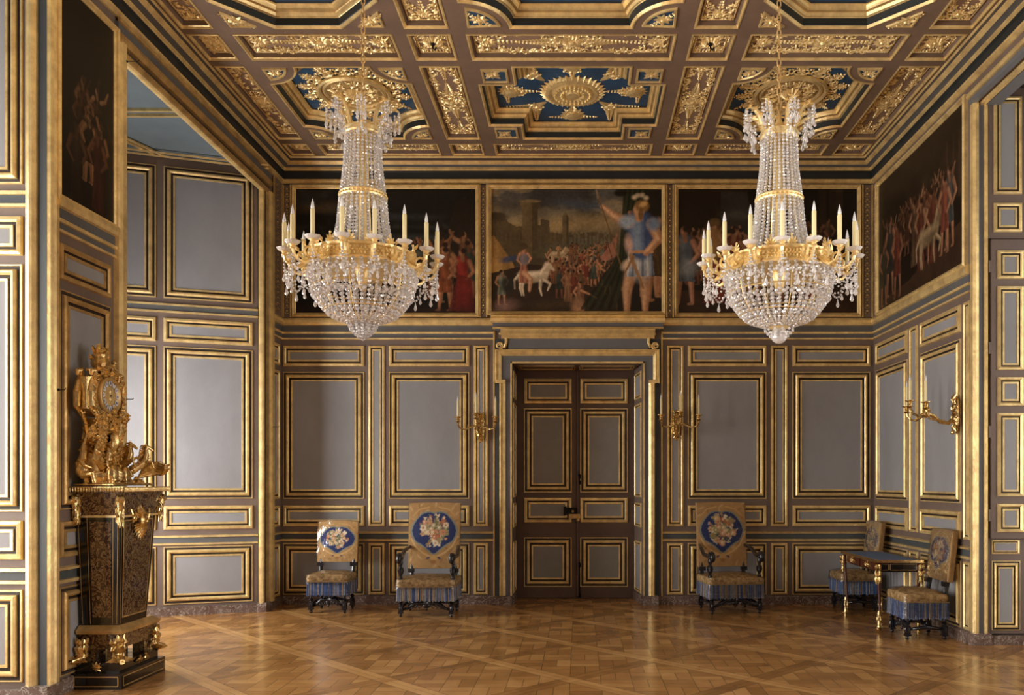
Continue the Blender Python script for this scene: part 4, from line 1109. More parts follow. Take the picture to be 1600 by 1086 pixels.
# --- centre: city under siege, standing warrior in blue
c = Cv(300, 222, 1.345, '4a4231')
c.grad(.45, .75, '8d8566', .9); c.grad(.72, .95, '4f5357', .95); c.clouds(4, 8, '2c3036', .68, .75, .05, .5); c.clouds(6, 12, 'b7a578', .50, .55, .12, .35)
c.blob(.62, .72, .5, .05, 'b29a62', .08, .8, .7); c.blob(.28, .88, .3, .04, '3b3a3c', .1, .8, .7); c.blob(.75, .87, .22, .03, '46648a', -.1, .8, .45)
c.poly([(0, .45), (0, .82), (.08, .81), (.13, .74), (.2, .70), (.34, .72), (.46, .70), (.46, .66), (.62, .63), (.8, .66), (1.0, .62), (1.0, .45)], '5e5236')
for x in np.arange(.02, .95, .035): c.poly([(x, .58), (x, .66), (x+.016, .66), (x+.016, .58)], '4a4029', .5)
c.poly([(.24, .45), (.245, .84), (.225, .88), (.225, .905), (.385, .905), (.385, .88), (.365, .84), (.37, .45)], '6e6040')
c.poly([(.32, .45), (.32, .9), (.385, .9), (.385, .88), (.365, .84), (.37, .45)], '453c28', .7); c.blob(.305, .905, .08, .012, '8d7c52', 0, .3, .9)
c.poly([(.56, .5), (.56, .78), (.585, .83), (.61, .78), (.61, .5)], '6b5f42'); c.poly([(.59, .5), (.59, .8), (.61, .78), (.61, .5)], '463e2a', .7)
c.poly([(.39, .5), (.39, .76), (.455, .75), (.455, .5)], '5a5038'); c.blob(.06, .78, .07, .04, '3d3524', 0, .3, .8)
for x in np.arange(.62, .98, .03): c.poly([(x, .56), (x, .60+.05*abs(math.sin(x*40))), (x+.02, .6+.05*abs(math.sin(x*40))), (x+.02, .56)], '6e6f5e', .8)
c.blob(.72, .5, .25, .06, '48584f', 0, .7, .8); c.blob(.8, .46, .14, .03, '66817e', .2, .7, .6); c.blob(.5, .5, .2, .03, '565a38', .1, .7, .7)
c.poly([(0, .62), (.02, .63), (.16, .43), (.20, .34), (0, .30)], 'a07a36'); c.poly([(0, .62), (.02, .63), (.09, .45), (.08, .32), (0, .3)], 'c09a4c', .5)
c.poly([(0, 0), (0, .33), (.3, .40), (.6, .38), (.9, .35), (1.0, 0)], '33251a')
crowd(c, .45, .92, .22, .46, 30, .12, .22, ['5d3522', '6a4a2f', '4a2a1d', '7a5a3a', '3c4a44', '7c3527'], 11, 1.0)
c.horse(.53, .40, .14, 'a08c6a', 'd3c7a4', 1); c.person(.53, .46, .10, '8a6a40', legs=False)
crowd(c, .5, .95, .05, .25, 16, .2, .28, ['6b2f22', '5c4630', '3e2a22', '84603f', '30403d'], 15, .95)
c.stroke(.62, .34, .74, .56, .004, .002, '8a6a48'); c.poly([(.86, .45), (.98, .62), (1.0, .68), (.98, .46), (.9, .42)], 'a06a55'); c.stroke(.9, .62, .97, .40, .004, .004, '5d4530')
c.horse(.33, .15, .27, 'b9ad93', 'eee8d6', 1); c.person(.255, .25, .30, '9a5f4a', 'b98660', 1, legs=False); c.limb([(.26, .33), (.31, .28), (.30, .19)], .024, .012, 'b98660', 'dcb48c'); c.blob(.258, .44, .035, .045, '6f7f96', 0, .3, .8); c.blob(.14, .44, .07, .025, '2f4a78', .2, .4, .9)
c.blob(.255, .545, .03, .03, '5b4a34'); c.person(.08, .08, .28, '5d6a5e', '8e6a4c', 1); c.blob(.13, .24, .06, .07, '1f2422', 0, .3, .9); c.blob(.10, .06, .10, .05, '8d6b66', .2, .6, .6)
c.person(.70, .01, .26, '6b4a34', 'a5764f', -1, [(.71, .19), (.78, .16), (.83, .13)]); c.blob(.68, .07, .05, .06, 'b78a62', 0, .4, .9); c.blob(.5, .08, .2, .04, '4a3c28', .1, .7, .7)
c.poly([(.98, .35), (1.04, .60), (1.08, 1.0), (1.345, 1.0), (1.345, .0), (1.0, 0)], '1d1a14')
for i in range(9): c.stroke(1.06+i*.02, 1.0, 1.02+i*.012, .45, .014, .012, '2c3a22' if i % 2 else '16200f', .9)
for i in range(8): c.stroke(1.0+i*.012, .45, .72+i*.035, .05, .018, .014, '2a3420' if i % 2 else '151b10', .85)
c.blob(1.02, .97, .05, .03, '14160f'); crowd(c, 1.22, 1.33, .10, .2, 5, .6, .7, ['7a2a1c', '5a2f20', '4d3a20'], 21, .85)
x = 1.17                                         # the warrior
for d, fx in ((-1, 1.07), (1, 1.215)):
    c.limb([(x+d*.05, .40), (fx, .2), (fx+.0, .02)], .055, .022, 'b08058', 'dcb48c')
c.poly([(1.06, .30), (1.29, .31), (1.26, .52), (1.10, .52)], '6c84a3'); c.blob(1.15, .40, .05, .1, 'b9c6d3', .1, .7, .8); c.blob(1.23, .38, .03, .08, '9db0c4', 0, .7, .8)
for i in range(6): c.stroke(1.09+i*.035, .52, 1.075+i*.04, .31, .006, .009, '3a5378' if i % 2 else 'c6d2dc', .7)
c.limb([(1.18, .52), (1.17, .72)], .085, .105, '2d4f88', '7e9fc8'); c.stroke(1.10, .50, 1.27, .50, .012, .012, 'b98a58')
c.limb([(1.08, .73), (.98, .78), (.88, .86)], .042, .02, 'b98a60', 'e6c096'); c.blob(1.07, .74, .06, .05, '8fb0d2', .2, .4)
c.limb([(1.27, .72), (1.32, .6), (1.22, .49)], .045, .024, 'b08058', 'dcb48c'); c.blob(1.28, .72, .05, .05, '6f92be', 0, .4)
c.stroke(.83, .99, 1.02, .40, .005, .006, '7a5c38'); c.poly([(.82, 1.0), (.835, .995), (.85, .93), (.835, .92)], '8b7a66')
c.stroke(1.165, .77, 1.165, .84, .03, .03, 'b98a60'); c.blob(1.165, .83, .042, .05, 'c69a70'); c.blob(1.19, .865, .055, .045, '8c6a30'); c.blob(1.20, .88, .03, .018, 'd2ae62', .4, .5); c.blob(1.18, .80, .02, .05, '7d5c2c')
for i, (dx, dy) in enumerate(((-.03, .075), (-.005, .09), (.03, .092), (.06, .07))): c.blob(1.16+dx, .86+dy, .019, .016, 'cfc4ac', 0, .6, .9)
c.blob(1.085, .56, .03, .07, 'c7a89e', .1, .5); c.blob(1.07, .40, .03, .05, 'c9b79f', -.8, .5); c.stroke(1.10, .47, 1.20, .21, .018, .008, 'a07a50'); c.stroke(1.12, .46, 1.06, .34, .012, .006, '8d6a40')
c.noise(8, .4, 5); c.noise(60, .3, 6); c.varnish('a08050', .38, .8); c.a *= 1.15
framed('painting of a walled city with round tower and tall warrior in blue, over the door', WB, bx(768), bx(1033.7), ZP0+.02, ZP1, c, .05)
# --- right: procession before columns
c = Cv(250, 172, 1.42, '15100d')
c.poly([(.0, .35), (.0, 1.0), (.55, 1.0), (.55, .35)], '241a14'); c.poly([(.34, .55), (.34, .98), (.55, .98), (.60, .55)], '33373a', .8)
c.blob(.47, .80, .10, .03, '4f5452', 0, .8, .7)
for x in (1.12, 1.20): c.poly([(x, .1), (x, 1.0), (x+.06, 1.0), (x+.06, .1)], '2a1f18')
c.poly([(1.25, .1), (1.25, 1.0), (1.31, 1.0), (1.31, .1)], '392c22'); c.poly([(0, 0), (0, .20), (1.42, .22), (1.42, 0)], '3a2718')
crowd(c, .0, 1.1, .25, .36, 26, .36, .42, ['5a2418', '3d2a1e', '6d3a20', '2c3432', '7c5426', '4a1a14'], 31, .75)
crowd(c, .78, 1.2, .3, .48, 12, .30, .36, ['4a2c1c', '3a241a', '5d4630'], 37, .6)
c.person(.055, .10, .62, '4f6a88', 'a8775a', -1, dark=.9); c.blob(.08, .38, .07, .06, '8aa3bb', .3, .5, .8)
c.person(.27, .16, .60, '97702c', 'a8775a', 1, legs=False, dark=1.0); c.poly([(.2, .1), (.36, .1), (.38, .42), (.24, .42)], '8c2a1c'); c.blob(.29, .74, .045, .03, '6a5528'); c.blob(.28, .60, .07, .10, 'b48a3e', 0, .6, .7)
c.person(.44, .14, .56, '6e2018', '94684a', 1, legs=False, dark=.8); c.person(.60, .12, .55, '2f4238', '8a5f42', -1, dark=.8); c.person(.78, .14, .54, '7d4a28', '8a5f42', 1, dark=.8)
c.person(1.03, .12, .56, '8b1f16', '8a5f42', -1, legs=False, dark=.8); c.varnish('9a7a50', .5, .7); c.noise(8, .5, 7); c.noise(50, .25, 8)
framed('dark painting of a crowd in red and yellow robes, behind the right chandelier', WB, bx(1059.6), bx(1338.5), ZP0, ZP1, c, .05)
# --- right wall: brown painting with white animal
yb0, yb1 = ry(1508.5), ry(1374.8)
c = Cv(220, 165, (yb1-yb0)/1.6, '1a130e')
A = c.A
c.blob(A*.5, .95, A*.6, .15, '33291f', 0, .8, .8); c.poly([(0, .5), (0, .98), (.14, .90), (.30, .92), (.34, .55)], '281c14')
for x in (.05, .13, .22): c.poly([(x, .45), (x, .86), (x+.03, .86), (x+.03, .45)], '3c2c1f')
c.blob(A*.4, .6, A*.3, .12, '3a3026', 0, .8, .6); c.poly([(0, 0), (0, .30), (A*.6, .12), (A, .08), (A, 0)], '3d2a1a')
crowd(c, A*.05, A*.9, .30, .45, 22, .28, .34, ['3d2a1e', '4d3422', '2a2622', '59301e'], 41, .55)
crowd(c, A*.1, A*.6, .14, .3, 9, .42, .5, ['6a3220', '3a4247', '5d4630', '7a4a2c'], 43, .7)
c.horse(A*.36, .14, .36, '7a6a4c', 'b8a67c', -1); c.person(A*.14, .18, .52, '3d4a52', '94684a', 1, dark=.8); c.person(A*.19, .16, .5, '7a3a26', '94684a', 1, dark=.8)
c.person(A*.84, .10, .60, '232a30', '8e5f44', -1, dark=.8); c.person(A*.74, .06, .55, '6d2c1c', '8a5a40', 1, dark=.7); c.person(A*.93, .05, .5, '30362f', '8a5a40', -1, dark=.7)
c.varnish('9a7a50', .5, .7); c.noise(7, .5, 9); c.noise(50, .3, 10)
WRp = Wall(XR, yb1, 0, -1, -1, 0)
framed('large brown painting with a pale horse and dim crowd, high on the right wall', Wall(XR, 0, 0, 1, -1, 0), yb0, yb1, ZP0-.02, 5.13, c, .05)
# --- left pier: nearly black painting
yl0, yl1 = ly(90), ly(174.8)
c = Cv(110, 200, (yl1-yl0)/1.6, '08080a'); A = c.A
c.clouds(4, 5, '15120f', .3, .8, 0, 1); crowd(c, A*.1, A*.9, .08, .35, 8, .3, .36, ['2c1210', '1d1510', '361a14'], 51, .3)
c.person(A*.7, .02, .42, '3a1814', '5e3828', -1, legs=False, dark=.55); c.person(A*.3, .0, .40, '241a14', '4a3022', 1, legs=False, dark=.5)
for i in range(10): c.stroke(random.uniform(.1, A), random.uniform(.4, .7), random.uniform(.1, A), random.uniform(.4, .7), .008, .004, '3a221a', .5)
c.noise(7, .6, 11)
framed('nearly black narrow painting above the gilt clock on the left pier', WL, yl0, yl1, ZP0-.03, 5.09, c, .045, bottom=True)

# ================================================================== CHANDELIERS
def bead(mb, c, r, mi=0, n=5, stretch=1.0):
    x, y, z = c; v = []
    q = random.random()*PI
    for zz_, rr_ in ((.55, .62), (-.55, .62)):
        for k in range(n):
            a = q+2*PI*k/n+(PI/n if zz_ < 0 else 0); v.append((x+r*rr_*1.5*math.cos(a)*.9, y+r*rr_*1.5*math.sin(a)*.9, z+r*zz_*.6*stretch))
    v += [(x, y, z+r*stretch), (x, y, z-r*stretch)]
    f = []
    for k in range(n):
        k2 = (k+1) % n
        f += [(2*n, k, k2), (k, n+k, k2), (k2, n+k, n+k2), (2*n+1, n+k2, n+k)]
    mb.add(v, f, mi)
def drop(mb, c, L, r, mi=0):               # pear-shaped pendant hanging from c
    x, y, z = c
    mb.lathe([(.001, z), (r*.3, z-L*.25), (r*.75, z-L*.55), (r, z-L*.75), (r*.6, z-L*.93), (.001, z-L)], (x, y, 0), 6, mi)
def strand(mb, pts, step, r):
    pts = [Vector(p) for p in pts]; L = [0]
    for i in range(1, len(pts)): L.append(L[-1]+(pts[i]-pts[i-1]).length)
    n = max(2, int(L[-1]/step))
    for i in range(n+1):
        s_ = L[-1]*i/n; k = 1
        while k < len(L)-1 and L[k] < s_: k += 1
        t = (s_-L[k-1])/max(1e-9, L[k]-L[k-1]); p = pts[k-1].lerp(pts[k], t)
        rr_ = r(i/n) if callable(r) else r
        bead(mb, p, rr_)
def sag(p, q, d, n=8):
    p, q = Vector(p), Vector(q)
    return [p.lerp(q, i/n)-Vector((0, 0, d*4*(i/n)*(1-i/n))) for i in range(n+1)]
def chandelier(X, Y, Z0, n_arm, phase, ball_end, label, tilt):
    """Z0 = height of the lowest point; local z measured from it"""
    t = empty('chandelier', (X, Y, Z0), 0, label, 'chandelier')
    t.rotation_euler = (0, tilt, 0)
    zt = 1.26                                  # crown ring
    zm, zr0, zr1 = .875, .425, .525            # middle band, main ring bottom / top
    mb = MB()                                  # gilt crown ring
    mb.lathe([(.085, zt-.02), (.108, zt-.02), (.118, zt-.005), (.108, zt+.006), (.118, zt+.018), (.105, zt+.032), (.06, zt+.035), (.05, zt+.05), (.02, zt+.09), (.012, zt+.14)], (0, 0, 0), 28, 0)
    mb.build('crown_ring', ['gold_bright'], t, smooth=True)
    for k in range(8):                         # plumes curling outwards
        a = 2*PI*k/8+.2; c_, s_ = math.cos(a), math.sin(a); mb = MB()
        prof = [(.095, zt+.02, .020), (.105, zt+.07, .026), (.125, zt+.12, .028), (.155, zt+.155, .022), (.19, zt+.165, .014), (.215, zt+.15, .007)]
        pts = [(r*c_, r*s_, z) for r, z, _ in prof]
        mb.tube(pts, [w_ for _, _, w_ in prof], 6, 0, flat=.5)
        for (r, z, w_) in prof[1:-1]:
            for d in (-1, 1):
                P_ = lambda u, v, h=0, r=r, z=z: (r*c_+u*c_-v*s_, r*s_+u*s_+v*c_, z+h*.6)
                leaf(mb, P_, 0, d*w_*.5, d*1.1, .035, .010, .012, 0)
        mb.build('plume', ['gold_bright'], t)
        mb = MB()                              # pendants from the plume
        strand(mb, sag((.215*c_, .215*s_, zt+.145), (.108*c_, .108*s_, zt-.0), .055, 8), .021, .0085)
        for r, dz_, L in ((.215, .145, .05), (.19, .13, .045), (.165, .06, .05)):
            x, y, z = r*c_, r*s_, zt+dz_
            for w9 in (-1, 1):
                x9, y9 = x-w9*s_*.022, y+w9*c_*.022
                for q in range(3): bead(mb, (x9, y9, z-.016-.02*q), .009)
                drop(mb, (x9, y9, z-.08), L*.9, .011)
            for q in range(3 if r > .2 else 2): bead(mb, (x, y, z-.012-.02*q), .009)
            drop(mb, (x, y, z-.012-.02*(3 if r > .2 else 2)), L, .011)
        mb.build('crystal_pendant', ['crystal'], t)
    mb = MB()                                  # middle band
    mb.lathe([(.128, zm-.018), (.141, zm-.018), (.145, zm-.008), (.139, zm), (.145, zm+.010), (.138, zm+.018), (.126, zm+.018)], (0, 0, 0), 36, 0)
    for k in range(36):
        a = 2*PI*k/36; mb.ball((.143*math.cos(a), .143*math.sin(a), zm), .006, 4, 3, 0)
    mb.build('middle_band', ['gold_bright'], t)
    N = 28                                     # curtains of the upper cone
    sp0 = sp1 = None
    for k in range(N):
        a = 2*PI*k/N
        if k == 0:
            mb = MB(); strand(mb, [(.104, 0, zt-.02), (.112, 0, zt-.2), (.134, 0, zm+.01)], .0195, .0105); sp0 = mb.build('crystal_strand', ['crystal'], t)
            mb = MB(); strand(mb, [(.136, 0, zm-.02), (.150, 0, zm-.17), (.172, 0, zm-.28), (.205, 0, zr1-.01)], .0215, .0125); sp1 = mb.build('crystal_strand', ['crystal'], t)
        else:
            for q in (sp0, sp1):
                o = q.copy(); C.objects.link(o); o.parent = t; o.rotation_euler = (0, 0, a)
    mb = MB(); mb.lathe([(.02, zt), (.022, zm), (.03, zr1), (.05, zr0), (.02, .3)], (0, 0, 0), 10, 0)
    for k in range(6):                         # inner gilt rods seen between the strands
        a = k*PI/3; mb.tube([(.09*math.cos(a), .09*math.sin(a), zt-.01), (.12*math.cos(a), .12*math.sin(a), zm), (.17*math.cos(a), .17*math.sin(a), zr1)], .006, 5, 0)
    mb.build('stem', ['gold_bright'], t, smooth=True)
    mb = MB(); R = .305                        # main gilt ring with pierced ornament
    mb.lathe([(R-.03, zr0), (R+.012, zr0-.004), (R+.018, zr0+.008), (R+.006, zr0+.016), (R+.002, zr1-.03), (R+.016, zr1-.022), (R+.02, zr1-.010), (R+.004, zr1-.004), (R-.03, zr1-.004)], (0, 0, 0), 48, 0)
    for k in range(32):
        a = 2*PI*k/32; c_, s_ = math.cos(a), math.sin(a)
        P_ = lambda u, v, h=0: ((R+.004+h)*math.cos(a+u/R), (R+.004+h)*math.sin(a+u/R), (zr0+zr1)/2-.006+v)
        rosette(mb, P_, 0, 0, .028, 6, 0, .02)
        for q in (-1, 1): leaf(mb, P_, q*.03, 0, PI/2*q, .028, .008, .014, 0)
        if k % 2 == 0:                         # palmettes standing on the ring
            P2 = lambda u, v, h=0: ((R+h)*math.cos(a+u/R), (R+h)*math.sin(a+u/R), zr1-.006+v)
            for q in (-2, -1, 0, 1, 2): leaf(mb, P2, 0, 0, PI/2+q*.5, .062-.010*abs(q), .010, .014, 0)
            mb.ball((R*c_, R*s_, zr1+.05), .008, 5, 4, 0)
    mb.build('main_ring', ['gold_bright'], t)
    NB = 42                                    # bowl of beads
    sp = None
    bowl = [(.312, zr0-.005), (.318, zr0-.05), (.308, zr0-.12), (.28, zr0-.19), (.235, zr0-.25), (.175, zr0-.295), (.10, zr0-.32), (.05, zr0-.325)]
    for k in range(NB):
        a = 2*PI*k/NB
        if sp is None:
            mb = MB(); strand(mb, [(r, 0, z) for r, z in bowl], .025, lambda u: .0155-.006*u); sp = mb.build('crystal_strand', ['crystal'], t)
        else:
            o = sp.copy(); C.objects.link(o); o.parent = t; o.rotation_euler = (0, 0, a)
    for r, z, n in ((.318, zr0-.05, 48), (.29, zr0-.17, 44), (.2, zr0-.275, 30)):   # swags round the bowl
        mb = MB()
        for k in range(n): a = 2*PI*k/n; bead(mb, ((r+.006)*math.cos(a), (r+.006)*math.sin(a), z), .015, n=6)
        mb.build('crystal_swag', ['crystal'], t)
    mb = MB(); mb.lathe([(.305, zr0-.01), (.29, zr0-.10), (.25, zr0-.2), (.17, zr0-.27), (.08, zr0-.305)], (0, 0, 0), 24, 0)
    mb.v = mb.v; ww = MB()
    for k in range(12):
        a = 2*PI*k/12; ww.tube([(r*.97*math.cos(a), r*.97*math.sin(a), z) for r, z in bowl], .003, 4, 0)
    for r, z in bowl[2:7:2]: ww.tube([(r*.97*math.cos(q*PI/14), r*.97*math.sin(q*PI/14), z) for q in range(28)], .004, 4, 0, closed=True)
    ww.build('bowl_frame', ['gold'], t)
    mb = MB()                                  # pendant under the bowl
    if ball_end:
        mb.lathe([(.05, .11), (.062, .105), (.066, .095), (.05, .085), (.02, .08)], (0, 0, 0), 20, 1)
        mb.ball((0, 0, .045), .052, 12, 8, 0)
        for k in range(12):
            a = 2*PI*k/12; strand(mb, [(.09*math.cos(a), .09*math.sin(a), .12), (.085*math.cos(a), .085*math.sin(a), .075), (.055*math.cos(a), .055*math.sin(a), .04)], .02, .010)
    else:
        for k in range(14):
            a = 2*PI*k/14; strand(mb, [(.10*math.cos(a), .10*math.sin(a), .115), (.075*math.cos(a), .075*math.sin(a), .06), (.03*math.cos(a), .03*math.sin(a), .015)], .018, .011)
        for k in range(8):
            a = 2*PI*k/8; strand(mb, [(.05*math.cos(a), .05*math.sin(a), .11), (.02*math.cos(a), .02*math.sin(a), .01)], .018, .010)
        drop(mb, (0, 0, .03), .04, .014)
    mb.build('bottom_pendant', ['crystal', 'gold_bright'], t)
    # arms with candles
    RA = .455; first = None
    for k in range(n_arm):
        a = phase+2*PI*k/n_arm
        if first is None:
            mb = MB()
            pts = [(.315, 0, zr0+.03), (.345, 0, zr0-.005), (.385, 0, zr0-.025), (.425, 0, zr0-.012), (.45, 0, zr0+.02), (RA, 0, zr0+.05)]
            mb.tube(pts, [.014, .012, .010, .009, .009, .010], 6, 0)
            for q in range(14):
                tt = q/13; 
            mb.tube([(.35+.030*math.cos(2*PI*q/10+1), 0, zr0+.045+.030*math.sin(2*PI*q/10+1)) for q in range(10)], .008, 5, 0, closed=True)
            P_ = lambda u, v, h=0: (.35+u, h-.008, zr0+.045+v)
            leaf(mb, P_, .02, .03, .9, .05, .012, .02, 0); leaf(mb, P_, 0, -.04, -.5, .05, .012, .02, 0)
            mb.lathe([(.010, zr0+.04), (.018, zr0+.048), (.012, zr0+.056), (.020, zr0+.066), (.024, zr0+.07)], (RA, 0, 0), 10, 0)
            arm = mb.build('arm', ['gold_bright'], t)
            mb = MB(); mb.lathe([(.012, zr0+.066), (.030, zr0+.068), (.043, zr0+.080), (.046, zr0+.086), (.040, zr0+.083), (.012, zr0+.074)], (RA, 0, 0), 12, 0)
            dish = mb.build('glass_dish', ['glass_dish'], arm)
            mb = MB(); strand(mb, [(RA, 0, zr0+.01), (RA, 0, zr0-.05)], .020, .009); strand(mb, [(.43, .02, zr0-.02), (.43, .02, zr0-.09)], .018, .008)
            drop(mb, (RA, 0, zr0-.06), .055, .013); drop(mb, (.43, .02, zr0-.10), .045, .011)
            strand(mb, sag((RA, 0, zr0-.03), (.318, 0, zr0-.06), .06, 8), .022, .008)
            a2 = 2*PI/n_arm; strand(mb, sag((RA, 0, zr0-.01), (RA*math.cos(a2), RA*math.sin(a2), zr0-.01), .10, 10), .021, .008)
            mid = ((RA+RA*math.cos(a2))/2, RA*math.sin(a2)/2, zr0-.115); drop(mb, mid, .06, .012)
            pend = mb.build('crystal_pendant', ['crystal'], arm)
            mb = MB(); mb.lathe([(.011, zr0+.07), (.0125, zr0+.08), (.0125, zr0+.235), (.010, zr0+.238)], (RA, 0, 0), 10, 0); cnd = mb.build('candle', ['wax'], arm, smooth=True)
            mb = MB(); mb.lathe([(.010, zr0+.236), (.0105, zr0+.25), (.006, zr0+.275), (.001, zr0+.296)], (RA, 0, 0), 8, 0); blb = mb.build('bulb', ['bulb'], arm, smooth=True)
            arm.rotation_euler = (0, 0, a); first = arm; kids = (dish, pend, cnd, blb)
        else:
            o = first.copy(); C.objects.link(o); o.parent = t; o.rotation_euler = (0, 0, a)
            for q in kids:
                c_ = q.copy(); C.objects.link(c_); c_.parent = o
    # chain up to the ceiling hook
    mb = MB(); z = zt+.12; top = (ZF-.02)-Z0; i = 0
    ta = math.tan(tilt)
    while z < top:
        L = .052; pts = []
        for q in range(10):
            a = 2*PI*q/10; u = .011*math.cos(a); vv = .5*L*math.sin(a)*1.1
            pts.append((u if i % 2 else 0, 0 if i % 2 else u, z+L/2+vv))
        pts = [(p[0]-0*ta, p[1], p[2]) for p in pts]
        mb.tube(pts, .0038, 5, 0, closed=True); z += L*.86; i += 1
    mb.build('chain', ['gold_dark'], t)
    return t
chandelier(-1.325, 5.1, 2.385, 16, -PI/2, False, 'crystal chandelier with candles hanging on the left, ending in a beaded tassel', 0.0)
chandelier(1.225, 5.1, 2.365, 16, -PI/2+PI/16, True, 'crystal chandelier with candles hanging on the right, ending in a crystal ball', 0.0)

# ================================================================== WALL SCONCES
def sconce(loc, rz, label):
    """wall plane at local y=0, projecting to -y; origin at the middle of the mount"""
    t = empty('wall_sconce', loc, rz, label, 'sconce', None)
    mb = MB()
    mb.lathe([(.001, -.20), (.02, -.19), (.03, -.17), (.022, -.15), (.045, -.12), (.055, -.05), (.045, .0), (.055, .06), (.04, .12), (.02, .15), (.001, .17)], (0, -.012, 0), 12, 0, sq=.5)
    P_ = lambda u, v, h=0: (u, -.03-h, v)
    for d, z in ((-1, .0), (1, .0)):
        scroll(mb, P_, 0, z, PI/2 if d > 0 else -PI/2, .05, d, 1.1, 0); scroll(mb, P_, 0, .08, PI/2, .03, d, 1.1, 0)
        leaf(mb, P_, 0, -.1, -PI/2+d*.4, .09, .02, .03, 0)
    for q in (-1, 0, 1): leaf(mb, P_, 0, .09, PI/2+q*.5, .10, .018, .03, 0)
    mb.ball((0, -.05, -.19), .02, 6, 5, 0)
    mb.build('wall_mount', ['ormolu'], t)
    mb = MB()
    mb.tube([(0, -.03, -.05), (0, -.09, -.10), (0, -.17, -.09), (0, -.23, -.03), (0, -.29, -.01)], [.022, .02, .018, .02, .024], 7, 0)
    mb.lathe([(.02, -.05), (.035, -.03), (.028, .0), (.04, .02), (.03, .05), (.02, .06)], (0, -.30, 0), 10, 0)
    for k in range(5): leaf(mb, lambda u, v, h=0: (v*.6, -.10-u, -.10+h+u*.2), k*.03, 0, .5 if k % 2 else -.5, .06, .015, .03, 0)
    mb.build('stem', ['ormolu'], t, smooth=False)
    for (x, y, z) in ((-.225, -.40, .03), (0, -.46, .065), (.225, -.40, .03)):
        mb = MB()
        if x: mb.tube([(0, -.30, .0), (x*.3, -.31, -.03), (x*.65, -.34, -.065), (x*.92, -.37, -.05), (x, y, -.01), (x, y, z-.01)], [.014, .012, .010, .010, .011, .012], 6, 0)
        else: mb.tube([(0, -.30, .0), (0, -.37, -.03), (0, -.43, -.01), (0, y, z-.01)], [.016, .013, .012, .012], 6, 0)
        mb.lathe([(.012, z-.02), (.032, z-.004), (.016, z+.004), (.022, z+.02), (.016, z+.035), (.045, z+.048), (.047, z+.054), (.014, z+.050)], (x, y, 0), 12, 0)
        if x: leaf(mb, lambda u, v, h=0: (x*.5+u, -.335-h, -.05+v), 0, .0, PI/2, .05, .012, .02, 0)
        arm = mb.build('arm', ['ormolu'], t, smooth=False)
        zc = z+.05; mb = MB(); mb.lathe([(.011, zc-.01), (.012, zc), (.012, zc+.195), (.010, zc+.198)], (x, y, 0), 10, 0); mb.build('candle', ['wax'], arm, smooth=True)
        mb = MB(); mb.lathe([(.010, zc+.197), (.010, zc+.21), (.006, zc+.235), (.001, zc+.255)], (x, y, 0), 8, 0); mb.build('bulb', ['bulb'], arm, smooth=True)
    return t
sconce((bx(751.5), YB-.03, zz(666)), 0, 'gilt three-candle wall sconce on the wall left of the double door')
sconce((bx(1056), YB-.03, zz(663)), 0, 'gilt three-candle wall sconce on the wall right of the double door')
sconce((XR-.03, 8.0, zz(645, 8.0)), -PI/2, 'gilt three-candle wall sconce on the right wall above the covered chair')
